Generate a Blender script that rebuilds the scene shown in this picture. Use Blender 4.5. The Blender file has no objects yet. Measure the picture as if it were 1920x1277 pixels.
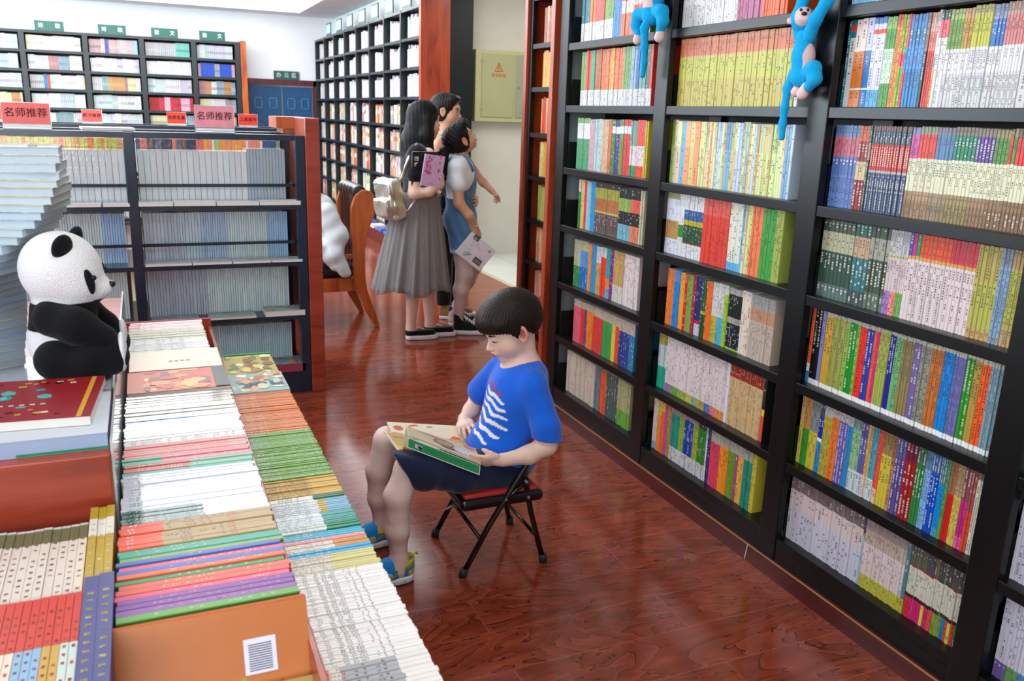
import bpy, bmesh, math, random
import numpy as np
from mathutils import Matrix, Vector
random.seed(7)
SC=bpy.context.scene; COL=SC.collection
# ---------------- camera
F_PX=1593.86; CAM=np.array([0,0,1.55])
def cam_basis():
    ya,pi_,ro=[math.radians(a) for a in (23.5,-14.84,1.86)]
    f=np.array([math.sin(ya)*math.cos(pi_),math.cos(ya)*math.cos(pi_),math.sin(pi_)])
    r0=np.array([math.cos(ya),-math.sin(ya),0]); u0=np.cross(r0,f)
    c,s=math.cos(ro),math.sin(ro)
    return c*r0+s*u0,-s*r0+c*u0,f
_r,_u,_f=cam_basis()
cd=bpy.data.cameras.new('camera'); cam=bpy.data.objects.new('camera',cd); COL.objects.link(cam)
cd.sensor_width=36; cd.lens=F_PX/1920*36; cd.dof.use_dof=True; cd.dof.focus_distance=2.95; cd.dof.aperture_fstop=6.3; cd.clip_start=.05; cd.clip_end=100
cam.matrix_world=Matrix([[_r[0],_u[0],-_f[0],CAM[0]],[_r[1],_u[1],-_f[1],CAM[1]],[_r[2],_u[2],-_f[2],CAM[2]],[0,0,0,1]])
SC.camera=cam
# ---------------- world, view, lights
SC.view_settings.view_transform='Standard'; SC.view_settings.look='None'
SC.view_settings.exposure=0.34; SC.view_settings.gamma=1; SC.view_settings.use_curve_mapping=False
w=bpy.data.worlds.new('world'); SC.world=w; w.use_nodes=True
bg=w.node_tree.nodes['Background']; bg.inputs[0].default_value=(.72,.85,1,1); bg.inputs[1].default_value=.9
def area(name,loc,rot,sx,sy,power,col):
    l=bpy.data.lights.new(name,'AREA'); l.shape='RECTANGLE'; l.size=sx; l.size_y=sy; l.energy=power; l.color=col
    o=bpy.data.objects.new(name,l); COL.objects.link(o); o.location=loc; o.rotation_euler=rot; return o
# daylight through the two big windows of the left wall, an added fill behind the camera, and the lit ceiling recess over the back hall
area('daylight_left_back',(-4.9,9.5,1.9),(0,math.radians(-90),0),2.0,7.0,420,(.78,.90,1))
area('daylight_left_front',(-4.9,1.5,1.7),(0,math.radians(-90),0),2.0,5.0,75,(.84,.92,1))
area('fill_behind',(-2.4,-2.85,1.9),(math.radians(90),0,0),4.4,1.8,112,(.95,.97,1))  # added fill, no window in that wall; brightens faces turned to the camera
area('recess_light_back',(-.9,10.8,3.28),(0,0,0),5.6,6.2,420,(.90,.96,1))
area('recess_light_middle',(-.75,5.45,3.28),(0,0,0),3.9,2.5,118,(.90,.96,1))
area('ceiling_panel_front',(.3,1.2,2.94),(0,0,0),1.3,1.3,22,(1,.97,.92))
area('corridor_panel',(3.9,7.2,2.93),(0,0,0),.7,1.6,26,(1,.95,.85))
# ---------------- helpers
def s2l(c):
    return tuple((v/12.92 if v<=.04045 else ((v+.055)/1.055)**2.4) for v in c)
def hx(h):
    h=h.strip()
    if len(h)==3: return s2l([int(k*2,16)/255 for k in h])
    return s2l([int(h[i:i+2],16)/255 for i in (0,2,4)])
def new_mat(name,rough=.6,spec=.4,metal=0,coat=0,sheen=0):
    m=bpy.data.materials.new(name); m.use_nodes=True; n=m.node_tree.nodes; b=n['Principled BSDF']
    b.inputs['Roughness'].default_value=rough; b.inputs['Specular IOR Level'].default_value=spec
    b.inputs['Metallic'].default_value=metal; b.inputs['Coat Weight'].default_value=coat
    b.inputs['Sheen Weight'].default_value=sheen
    return m,m.node_tree,b
def mat_plain(name,col,rough=.6,spec=.4,metal=0,coat=0,var=.12,scale=9,bump=0,sheen=0,stretch=(1,1,1)):
    m,t,b=new_mat(name,rough,spec,metal,coat,sheen); N=t.nodes; L=t.links
    c=hx(col) if isinstance(col,str) else col
    tc=N.new('ShaderNodeTexCoord'); mp=N.new('ShaderNodeMapping'); mp.inputs['Scale'].default_value=stretch
    L.new(tc.outputs['Object'],mp.inputs[0])
    ns=N.new('ShaderNodeTexNoise'); ns.inputs['Scale'].default_value=scale; ns.inputs['Detail'].default_value=4
    L.new(mp.outputs[0],ns.inputs['Vector'])
    r=N.new('ShaderNodeValToRGB'); r.color_ramp.elements[0].position=.3; r.color_ramp.elements[1].position=.7
    r.color_ramp.elements[0].color=(*[v*(1-var) for v in c],1); r.color_ramp.elements[1].color=(*[min(1,v*(1+var)) for v in c],1)
    L.new(ns.outputs['Fac'],r.inputs[0]); L.new(r.outputs[0],b.inputs['Base Color'])
    if bump:
        bp=N.new('ShaderNodeBump'); bp.inputs['Strength'].default_value=bump; bp.inputs['Distance'].default_value=.01
        L.new(ns.outputs['Fac'],bp.inputs['Height']); L.new(bp.outputs[0],b.inputs['Normal'])
    return m
def mat_attr(name,rough=.5,spec=.4,coat=0,var=.06,scale=60,bump=0,sheen=0,metal=0):
    m,t,b=new_mat(name,rough,spec,metal,coat,sheen); N=t.nodes; L=t.links
    a=N.new('ShaderNodeVertexColor'); a.layer_name='Col'
    tc=N.new('ShaderNodeTexCoord'); ns=N.new('ShaderNodeTexNoise'); ns.inputs['Scale'].default_value=scale; ns.inputs['Detail'].default_value=3
    L.new(tc.outputs['Object'],ns.inputs['Vector'])
    mr=N.new('ShaderNodeMapRange'); mr.inputs['To Min'].default_value=1-var; mr.inputs['To Max'].default_value=1+var
    L.new(ns.outputs['Fac'],mr.inputs[0])
    vm=N.new('ShaderNodeVectorMath'); vm.operation='SCALE'
    L.new(a.outputs[0],vm.inputs[0]); L.new(mr.outputs[0],vm.inputs['Scale']); L.new(vm.outputs[0],b.inputs['Base Color'])
    if bump:
        bp=N.new('ShaderNodeBump'); bp.inputs['Strength'].default_value=bump; bp.inputs['Distance'].default_value=.004
        L.new(ns.outputs['Fac'],bp.inputs['Height']); L.new(bp.outputs[0],b.inputs['Normal'])
    return m
def mat_emit(name,col,st):
    m=bpy.data.materials.new(name); m.use_nodes=True; b=m.node_tree.nodes['Principled BSDF']
    b.inputs['Base Color'].default_value=(.8,.8,.8,1); b.inputs['Emission Color'].default_value=(*col,1); b.inputs['Emission Strength'].default_value=st
    return m
def tag(o,label=None,cat=None,group=None,kind=None):
    if label: o['label']=label
    if cat: o['category']=cat
    if group: o['group']=group
    if kind: o['kind']=kind
    return o
def empty(name,loc,label=None,cat=None,group=None,rz=0):
    o=bpy.data.objects.new(name,None); COL.objects.link(o); o.location=loc; o.rotation_euler=(0,0,rz); o.empty_display_size=.05
    return tag(o,label,cat,group)
class MB:
    """mesh builder: geometry in world metres unless a matrix is given; one colour per face"""
    def __init__(s): s.v=[];s.f=[];s.c=[];s.m=[]
    def quad(s,pts,c,mi=0):
        n=len(s.v); s.v+= [tuple(p) for p in pts]; s.f.append(tuple(range(n,n+len(pts)))); s.c.append(c); s.m.append(mi)
    def box(s,x0,x1,y0,y1,z0,z1,c=(.5,.5,.5),mi=0,M=None):
        P=[(x0,y0,z0),(x1,y0,z0),(x1,y1,z0),(x0,y1,z0),(x0,y0,z1),(x1,y0,z1),(x1,y1,z1),(x0,y1,z1)]
        if M is not None: P=[tuple(M@Vector(p)) for p in P]
        n=len(s.v); s.v+=P
        for q in ((0,3,2,1),(4,5,6,7),(0,1,5,4),(1,2,6,5),(2,3,7,6),(3,0,4,7)):
            s.f.append(tuple(n+i for i in q)); s.c.append(c); s.m.append(mi)
    def tube(s,pts,r,c=(.5,.5,.5),seg=10,mi=0,caps=True):
        pts=[np.array(p,float) for p in pts]; rs=r if isinstance(r,(list,tuple)) else [r]*len(pts)
        rings=[]
        for i,p in enumerate(pts):
            a=pts[max(0,i-1)]; b=pts[min(len(pts)-1,i+1)]; d=b-a; d/=np.linalg.norm(d)+1e-9
            if i==0: ref=np.array([0,0,1.]) if abs(d[2])<.9 else np.array([1.,0,0]); u=np.cross(d,ref)
            else: u=u-d*(u@d)
            u/=np.linalg.norm(u); v=np.cross(d,u); n=len(s.v); rings.append(n)
            for k in range(seg):
                t=2*math.pi*k/seg; s.v.append(tuple(p+rs[i]*(math.cos(t)*u+math.sin(t)*v)))
        for i in range(len(pts)-1):
            a,b=rings[i],rings[i+1]
            for k in range(seg):
                k2=(k+1)%seg; s.f.append((a+k,a+k2,b+k2,b+k)); s.c.append(c); s.m.append(mi)
        if caps:
            s.f.append(tuple(rings[0]+k for k in reversed(range(seg)))); s.c.append(c); s.m.append(mi)
            s.f.append(tuple(rings[-1]+k for k in range(seg))); s.c.append(c); s.m.append(mi)
    def prism(s,poly,axis,a0,a1,c=(.5,.5,.5),mi=0):
        """poly of 2-D points extruded along axis from a0 to a1"""
        def P(p,a): 
            return (a,p[0],p[1]) if axis==0 else ((p[0],a,p[1]) if axis==1 else (p[0],p[1],a))
        n=len(s.v); k=len(poly); s.v+=[P(p,a0) for p in poly]+[P(p,a1) for p in poly]
        s.f.append(tuple(n+i for i in reversed(range(k)))); s.f.append(tuple(n+k+i for i in range(k))); s.c+=[c,c]; s.m+=[mi,mi]
        for i in range(k):
            j=(i+1)%k; s.f.append((n+i,n+j,n+k+j,n+k+i)); s.c.append(c); s.m.append(mi)
    def mesh(s,name,mats,smooth=False,off=(0,0,0)):
        me=bpy.data.meshes.new(name); o=np.array(off)
        me.from_pydata([tuple(np.array(v)-o) for v in s.v] if any(off) else s.v,[],s.f)
        for m in (mats if isinstance(mats,(list,tuple)) else [mats]): me.materials.append(m)
        me.polygons.foreach_set('material_index',s.m)
        ca=me.color_attributes.new('Col','FLOAT_COLOR','CORNER')
        arr=np.concatenate([np.tile(np.array([*c[:3],1.0],dtype=np.float32),(len(f),1)) for f,c in zip(s.f,s.c)]) if s.f else np.zeros((0,4),np.float32)
        ca.data.foreach_set('color',arr.ravel())
        if smooth: me.polygons.foreach_set('use_smooth',[True]*len(me.polygons))
        me.update(); return me
    def build(s,name,mats,parent=None,smooth=False,loc=(0,0,0),bevel=0):
        me=s.mesh(name,mats,smooth,loc); o=bpy.data.objects.new(name,me); COL.objects.link(o); o.location=loc
        if parent: 
            o.parent=parent; o.matrix_parent_inverse=(Matrix.Translation(parent.location)@parent.rotation_euler.to_matrix().to_4x4()).inverted()
        if bevel:
            b=o.modifiers.new('bevel','BEVEL'); b.width=bevel; b.segments=2; b.limit_method='ANGLE'
        return o
def box_obj(name,x0,x1,y0,y1,z0,z1,mat,parent=None,bevel=0,c=(.5,.5,.5)):
    m=MB(); m.box(x0,x1,y0,y1,z0,z1,c); return m.build(name,mat,parent,bevel=bevel)
def struct(o): o['kind']='structure'; return o
def lay_text(txt,size,M,mat,name,parent=None,depth=.0006,label=None):
    """real lettering as a thin solid mesh; M places its x-right y-up plane"""
    cu=bpy.data.curves.new(name,'FONT'); cu.body=txt; cu.size=size; cu.align_x='CENTER'; cu.align_y='CENTER'; cu.extrude=depth
    o=bpy.data.objects.new(name,cu); COL.objects.link(o); bpy.context.view_layer.update()
    dg=bpy.context.evaluated_depsgraph_get(); me=bpy.data.meshes.new_from_object(o.evaluated_get(dg))
    bpy.data.objects.remove(o); me.name=name; me.transform(M); me.materials.clear(); me.materials.append(mat)
    for p in me.polygons: p.material_index=0
    ob=bpy.data.objects.new(name,me); COL.objects.link(ob)
    if parent: ob.parent=parent; ob.matrix_parent_inverse=(Matrix.Translation(parent.location)@parent.rotation_euler.to_matrix().to_4x4()).inverted()
    return ob
def frame(o,x,y,z=None):
    x=Vector(x).normalized(); y=Vector(y); y=(y-x*y.dot(x)).normalized(); n=x.cross(y)
    return Matrix([[x[0],y[0],n[0],o[0]],[x[1],y[1],n[1],o[1]],[x[2],y[2],n[2],o[2]],[0,0,0,1]])
# ---------------- smooth solid modelling: a signed-distance field turned into one continuous mesh
class SDF:
    def __init__(s,lo,hi,vox):
        s.lo=np.array(lo,float); s.vox=vox; s.n=np.ceil((np.array(hi)-s.lo)/vox).astype(int)+1
        s.g=np.full(tuple(s.n),.05,np.float32)
    def _sub(s,lo,hi):
        a=np.clip(np.floor((lo-s.lo)/s.vox).astype(int),0,s.n); b=np.clip(np.ceil((hi-s.lo)/s.vox).astype(int)+1,0,s.n)
        if np.any(b<=a): return None,None
        ax=[s.lo[i]+s.vox*np.arange(a[i],b[i]) for i in range(3)]
        X,Y,Z=np.meshgrid(*ax,indexing='ij'); return tuple(slice(a[i],b[i]) for i in range(3)),(X,Y,Z)
    def _comb(s,sl,d,k,op):
        g=s.g[sl]
        if op=='u':
            h=np.clip(.5+.5*(g-d)/k,0,1); s.g[sl]=g*(1-h)+d*h-k*h*(1-h)
        elif op=='s':
            h=np.clip(.5-.5*(g+d)/k,0,1); s.g[sl]=g*(1-h)-d*h+k*h*(1-h)
        elif op=='i':
            s.g[sl]=np.maximum(g,d)
    def cap(s,a,b,ra,rb=None,k=.015,op='u',sq=None):
        rb=ra if rb is None else rb; a=np.array(a,float); b=np.array(b,float); m=max(ra,rb)+k+.012
        sl,P=s._sub(np.minimum(a,b)-m,np.maximum(a,b)+m)
        if sl is None: return s
        ab=b-a; L=ab@ab+1e-12; q=[P[i]-a[i] for i in range(3)]
        t=np.clip((q[0]*ab[0]+q[1]*ab[1]+q[2]*ab[2])/L,0,1)
        d=np.sqrt((q[0]-t*ab[0])**2+(q[1]-t*ab[1])**2+(q[2]-t*ab[2])**2)-(ra+(rb-ra)*t)
        s._comb(sl,d.astype(np.float32),k,op); return s
    def chain(s,pts,rs,k=.015):
        for i in range(len(pts)-1): s.cap(pts[i],pts[i+1],rs[i],rs[i+1],k)
        return s
    def ell(s,c,r,k=.015,op='u',R=None):
        c=np.array(c,float); r=np.array(r,float)
        if R is None: R=np.eye(3)
        ext=np.sqrt(((R*r)**2).sum(1))+k+.012
        sl,P=s._sub(c-ext,c+ext)
        if sl is None: return s
        q=[P[i]-c[i] for i in range(3)]; l=[R[0,j]*q[0]+R[1,j]*q[1]+R[2,j]*q[2] for j in range(3)]
        k0=np.sqrt(sum((l[j]/r[j])**2 for j in range(3))); k1=np.sqrt(sum((l[j]/r[j]**2)**2 for j in range(3)))
        d=k0*(k0-1)/np.maximum(k1,1e-6)
        s._comb(sl,d.astype(np.float32),k,op); return s
    def box(s,c,h,rd=.005,k=.005,op='u',R=None):
        c=np.array(c,float); h=np.array(h,float)
        if R is None: R=np.eye(3)
        ext=np.abs(R)@h+k+.012
        sl,P=s._sub(c-ext,c+ext)
        if sl is None: return s
        q=[P[i]-c[i] for i in range(3)]; l=[np.abs(R[0,j]*q[0]+R[1,j]*q[1]+R[2,j]*q[2])-h[j]+rd for j in range(3)]
        d=np.sqrt(sum(np.maximum(v,0)**2 for v in l))+np.minimum(np.maximum(l[0],np.maximum(l[1],l[2])),0)-rd
        s._comb(sl,d.astype(np.float32),k,op); return s
    def fn(s,f,op='i'):
        ax=[s.lo[i]+s.vox*np.arange(s.n[i]) for i in range(3)]
        X,Y,Z=np.meshgrid(*ax,indexing='ij',sparse=True)
        if op=='i': s.g=np.maximum(s.g,f(X,Y,Z).astype(np.float32))
        if op=='+': s.g=s.g+f(X,Y,Z).astype(np.float32)
        return s
    def mesh(s,name):
        g=s.g; g[0]=g[-1]=.05; g[:,0]=g[:,-1]=.05; g[:,:,0]=g[:,:,-1]=.05
        ins=g<0; n=s.n
        c=np.zeros(tuple(n-1),np.int8)
        offs=[(i,j,k) for i in (0,1) for j in (0,1) for k in (0,1)]
        for i,j,k in offs: c+=ins[i:n[0]-1+i,j:n[1]-1+j,k:n[2]-1+k]
        act=np.argwhere((c>0)&(c<8)); idx=-np.ones(tuple(n-1),np.int64); idx[tuple(act.T)]=np.arange(len(act))
        acc=np.zeros((len(act),3)); cnt=np.zeros(len(act))
        edges=[(a,b) for a in offs for b in offs if sum(b)-sum(a)==1 and all(y>=x for x,y in zip(a,b))]
        for a,b in edges:
            ga=g[act[:,0]+a[0],act[:,1]+a[1],act[:,2]+a[2]]; gb=g[act[:,0]+b[0],act[:,1]+b[1],act[:,2]+b[2]]
            m=(ga<0)!=(gb<0); t=np.where(m,ga/np.where(m,ga-gb,1),0)
            p=np.array(a)[None]+t[:,None]*(np.array(b)-np.array(a))[None]
            acc+=np.where(m[:,None],p,0); cnt+=m
        V=(act+acc/cnt[:,None])*s.vox+s.lo
        Fs=[]
        for ax in range(3):
            o=[x for x in range(3) if x!=ax]
            sa=[slice(None)]*3; sb=[slice(None)]*3; sa[ax]=slice(0,-1); sb[ax]=slice(1,None)
            A=ins[tuple(sa)]; B=ins[tuple(sb)]; e=np.argwhere(A!=B)
            e=e[(e[:,o[0]]>0)&(e[:,o[1]]>0)&(e[:,o[0]]<n[o[0]]-1)&(e[:,o[1]]<n[o[1]]-1)]
            flip=A[tuple(e.T)]
            def I(d0,d1):
                q=e.copy(); q[:,o[0]]+=d0; q[:,o[1]]+=d1; return idx[tuple(q.T)]
            q=np.stack([I(-1,-1),I(0,-1),I(0,0),I(-1,0)],1)
            if ax==1: flip=~flip
            q[~flip]=q[~flip][:,::-1]; Fs.append(q)
        Fq=np.concatenate(Fs); Fq=Fq[(Fq>=0).all(1)]
        me=bpy.data.meshes.new(name)
        me.vertices.add(len(V)); me.vertices.foreach_set('co',V.ravel())
        me.loops.add(Fq.size); me.loops.foreach_set('vertex_index',Fq.ravel().astype(np.int32))
        me.polygons.add(len(Fq)); me.polygons.foreach_set('loop_start',np.arange(0,Fq.size,4,dtype=np.int32))
        me.polygons.foreach_set('use_smooth',np.ones(len(Fq),bool)); me.update(calc_edges=True)
        return me,V
    def build(s,name,mat,parent=None,color=None,smooth=0,loc=None):
        me,V=s.mesh(name); me.materials.append(mat)
        if color is not None:
            Cc=color(V) if callable(color) else np.tile(np.array(color[:3]),(len(V),1))
            ca=me.color_attributes.new('Col','FLOAT_COLOR','POINT')
            ca.data.foreach_set('color',np.concatenate([Cc,np.ones((len(V),1))],1).astype(np.float32).ravel())
        if loc is not None: me.transform(Matrix.Translation([-a for a in loc]))
        o=bpy.data.objects.new(name,me); COL.objects.link(o)
        if loc is not None: o.location=loc
        if parent: o.parent=parent; o.matrix_parent_inverse=(Matrix.Translation(parent.location)@parent.rotation_euler.to_matrix().to_4x4()).inverted()
        if smooth:
            md=o.modifiers.new('smooth','SMOOTH'); md.factor=.5; md.iterations=smooth
        return o
def rotm(yaw,pitch=0,roll=0):
    """local x forward, y left, z up; yaw about z, pitch nods down when positive, roll tilts"""
    cy,sy=math.cos(yaw),math.sin(yaw); cp,sp=math.cos(pitch),math.sin(pitch); cr,sr=math.cos(roll),math.sin(roll)
    Y=np.array([[cy,-sy,0],[sy,cy,0],[0,0,1]]); P=np.array([[cp,0,sp],[0,1,0],[-sp,0,cp]]); Q=np.array([[1,0,0],[0,cr,-sr],[0,sr,cr]])
    return Y@P@Q
# ---------------- materials
M_book=mat_attr('printed_paper_cover',.38,.45,var=.05,scale=30)
M_page=mat_attr('paper_pages',.8,.2,var=.05,scale=80)
M_film=mat_attr('shrink_wrapped_cover',.13,.8,coat=.7,var=.04,scale=40,bump=.5)
M_black=mat_plain('black_lacquered_metal','0c0e0f',.33,.35,var=.15,scale=6)
M_blackm=mat_plain('black_matte_metal','101315',.5,.4,var=.2)
M_navy=mat_plain('dark_blue_metal','1d2c3c',.22,.6,var=.15,scale=5)
M_white=mat_plain('white_wall_paint','e9eef0',.85,.2,var=.02,scale=3,bump=.05)
M_ceil=mat_plain('ceiling_paint','d4dde0',.85,.2,var=.02,scale=3)
M_green=mat_plain('green_sign_face','1d5a4e',.35,.5,var=.05)
M_skin=mat_attr('skin',.5,.35,var=.05,scale=45,bump=.08)
M_cloth=mat_attr('woven_cloth',.9,.15,var=.09,scale=130,bump=.5,sheen=.25)
M_plush=mat_attr('plush_fur',.95,.1,var=.12,scale=260,bump=.6,sheen=.08)
M_rub=mat_attr('rubber_and_plastic',.4,.4,var=.05)
M_silver=mat_plain('silver_foil_leather','d2cfc2',.27,.7,metal=.7,var=.12,scale=16,bump=.4)
M_acr=mat_plain('clear_acrylic','e8f2f5',.08,.8,var=.01)
M_acr.node_tree.nodes['Principled BSDF'].inputs['Transmission Weight'].default_value=.85
def mat_wood(name,c0,c1,rough,ax,scale=1,dark='3a120a'):
    m,t,b=new_mat(name,rough,.5,coat=.25); N=t.nodes; L=t.links
    tc=N.new('ShaderNodeTexCoord'); mp=N.new('ShaderNodeMapping'); st=[6*scale]*3; st[ax]=.8*scale; mp.inputs['Scale'].default_value=st
    L.new(tc.outputs['Object'],mp.inputs[0]); ns=N.new('ShaderNodeTexNoise'); ns.inputs['Scale'].default_value=2.2; ns.inputs['Detail'].default_value=6; ns.inputs['Distortion'].default_value=1.2
    L.new(mp.outputs[0],ns.inputs['Vector']); r=N.new('ShaderNodeValToRGB'); e=r.color_ramp.elements
    e[0].position=.3; e[0].color=(*hx(dark),1); e[1].position=.75; e[1].color=(*hx(c1),1); x=e.new(.45); x.color=(*hx(c0),1)
    L.new(ns.outputs['Fac'],r.inputs[0]); L.new(r.outputs[0],b.inputs['Base Color']); b.inputs['Coat Roughness'].default_value=.15
    return m
M_red=mat_wood('red_stained_wood','9c3a1c','b44c28',.35,2,1,'7c2a14')
M_redx=mat_wood('red_stained_wood_panel','9e3c26','b04a34',.3,0,1,'84301f')
M_chair=mat_wood('orange_brown_chair_wood','a84c18','bf6526',.35,2,1,'7a3410')
def mat_floor():
    m,t,b=new_mat('glossy_red_plank_floor',.14,.5,coat=.0); N=t.nodes; L=t.links
    tc=N.new('ShaderNodeTexCoord'); g=N.new('ShaderNodeNewGeometry')
    br=N.new('ShaderNodeTexBrick'); br.offset=.5; br.inputs['Scale'].default_value=1; br.inputs['Brick Width'].default_value=1.21; br.inputs['Row Height'].default_value=.19
    br.inputs['Mortar Size'].default_value=.0012; br.inputs['Mortar Smooth'].default_value=.3; br.inputs['Color1'].default_value=(0,0,0,1); br.inputs['Color2'].default_value=(1,1,1,1)
    mp=N.new('ShaderNodeMapping'); mp.inputs['Location'].default_value=(-.28,.145,0); L.new(g.outputs['Position'],mp.inputs[0]); L.new(mp.outputs[0],br.inputs['Vector'])
    # swirling grain along x, shifted plank by plank
    ad=N.new('ShaderNodeVectorMath'); ad.operation='MULTIPLY_ADD'; ad.inputs[1].default_value=(1.0,3.4,1)
    L.new(g.outputs['Position'],ad.inputs[0])
    sc=N.new('ShaderNodeVectorMath'); sc.operation='SCALE'; sc.inputs['Scale'].default_value=7.3; L.new(br.outputs['Color'],sc.inputs[0]); L.new(sc.outputs[0],ad.inputs[2])
    n1=N.new('ShaderNodeTexNoise'); n1.inputs['Scale'].default_value=1.15; n1.inputs['Detail'].default_value=4; n1.inputs['Distortion'].default_value=1.1; n1.inputs['Roughness'].default_value=.55
    L.new(ad.outputs[0],n1.inputs['Vector'])
    mu=N.new('ShaderNodeMath'); mu.operation='MULTIPLY'; mu.inputs[1].default_value=13; L.new(n1.outputs['Fac'],mu.inputs[0])
    fr=N.new('ShaderNodeMath'); fr.operation='FRACT'; L.new(mu.outputs[0],fr.inputs[0])
    r=N.new('ShaderNodeValToRGB'); e=r.color_ramp.elements
    e[0].position=0; e[0].color=(*hx('3e190d'),1); e[1].position=1; e[1].color=(*hx('944730'),1)
    a=e.new(.1); a.color=(*hx('803925'),1); a=e.new(.5); a.color=(*hx('8b3c26'),1)
    L.new(fr.outputs[0],r.inputs[0])
    n2=N.new('ShaderNodeTexNoise'); n2.inputs['Scale'].default_value=5; n2.inputs['Detail'].default_value=5; L.new(ad.outputs[0],n2.inputs['Vector'])
    m2=N.new('ShaderNodeMix'); m2.data_type='RGBA'; m2.blend_type='MULTIPLY'; m2.inputs['Factor'].default_value=.55
    r2=N.new('ShaderNodeValToRGB'); r2.color_ramp.elements[0].position=.35; r2.color_ramp.elements[0].color=(.45,.38,.35,1); r2.color_ramp.elements[1].position=.6; r2.color_ramp.elements[1].color=(1,1,1,1)
    L.new(n2.outputs['Fac'],r2.inputs[0]); L.new(r.outputs[0],m2.inputs['A']); L.new(r2.outputs[0],m2.inputs['B'])
    m3=N.new('ShaderNodeMix'); m3.data_type='RGBA'; m3.inputs['B'].default_value=(*hx('b06a50'),1)
    ms=N.new('ShaderNodeMath'); ms.operation='MULTIPLY'; ms.inputs[1].default_value=.6; L.new(br.outputs['Fac'],ms.inputs[0])
    L.new(ms.outputs[0],m3.inputs['Factor']); L.new(m2.outputs['Result'],m3.inputs['A']); L.new(m3.outputs['Result'],b.inputs['Base Color'])
    return m
M_floor=mat_floor()
# ================= the setting
struct(box_obj('floor',-5.2,7.2,-3.2,15.2,-.1,0,M_floor))
def mat_tile():
    m,t,b=new_mat('pale_marble_tile',.25,.5); N=t.nodes; L=t.links
    g=N.new('ShaderNodeNewGeometry'); br=N.new('ShaderNodeTexBrick'); br.offset=0; br.inputs['Scale'].default_value=1
    br.inputs['Brick Width'].default_value=.6; br.inputs['Row Height'].default_value=.6; br.inputs['Mortar Size'].default_value=.003
    br.inputs['Color1'].default_value=(*hx('d3d4cc'),1); br.inputs['Color2'].default_value=(*hx('dcdcd2'),1); br.inputs['Mortar'].default_value=(*hx('8f8f86'),1)
    L.new(g.outputs['Position'],br.inputs['Vector']); ns=N.new('ShaderNodeTexNoise'); ns.inputs['Scale'].default_value=3; ns.inputs['Detail'].default_value=6; ns.inputs['Distortion'].default_value=1.5
    L.new(g.outputs['Position'],ns.inputs['Vector']); mx=N.new('ShaderNodeMix'); mx.data_type='RGBA'; mx.blend_type='MULTIPLY'; mx.inputs['Factor'].default_value=.25
    L.new(br.outputs['Color'],mx.inputs['A']); L.new(ns.outputs['Color'],mx.inputs['B']); L.new(mx.outputs['Result'],b.inputs['Base Color'])
    return m
M_tile=mat_tile()
o=box_obj('floor_tiles',3.13,7.0,3.0,9.0,0,.004,M_tile); struct(o); o.name='floor'
M_thr=mat_plain('threshold_strip','b9a98a',.4,.4)
struct(box_obj('trim_1',3.09,3.13,3.0,9.0,0,.006,M_thr))
# walls
struct(box_obj('wall_back',-5.2,3.2,14.75,14.95,0,3.3,M_white))
def wall_open(name,x0,x1,z1,opens,y0,y1):
    m=MB(); ys=y0
    for a,b,zl,zh in opens:
        m.box(x0,x1,ys,a,0,z1); m.box(x0,x1,a,b,0,zl); m.box(x0,x1,a,b,zh,z1); ys=b
    m.box(x0,x1,ys,y1,0,z1); return struct(m.build(name,M_white))
wall_open('wall_left',-5.2,-5.0,3.3,[(-1,4,.9,2.7),(6,13,.9,2.7)],-3,14.95)
M_glass=mat_plain('window_glass','f4fbff',.02,.5,var=0); M_glass.node_tree.nodes['Principled BSDF'].inputs['Transmission Weight'].default_value=1
for i,(a,b) in enumerate(((-1,4),(6,13))):
    wn=struct(empty('window_%d'%(i+1),(-5.1,(a+b)/2,.9)))
    m=MB(); m.box(-5.14,-5.06,a,b,.9,.95); m.box(-5.14,-5.06,a,b,2.65,2.7)
    k=int((b-a)/1.0)
    for j in range(k+1): y=a+(b-a-.05)*j/k; m.box(-5.14,-5.06,y,y+.05,.9,2.7)
    m.build('window_frame',M_ceil,wn); mm=MB(); mm.box(-5.105,-5.1,a,b,.95,2.65); mm.build('pane',M_glass,wn)
struct(box_obj('wall_front',-5.2,7.2,-3.2,-3.0,0,3.3,M_white))
struct(box_obj('wall_right_hall',3.06,3.2,8.98,14.75,0,3.3,M_white)).name='wall_right'
struct(box_obj('wall_corridor',3.2,7.2,8.98,9.15,0,3.3,mat_plain('ivory_wall_paint','d6d2c4',.8,.2,var=.03,scale=3,bump=.05))).name='wall_corridor'
struct(box_obj('wall_far_right',7.0,7.2,-3,9,0,3.3,M_white)).name='wall_side'
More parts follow.
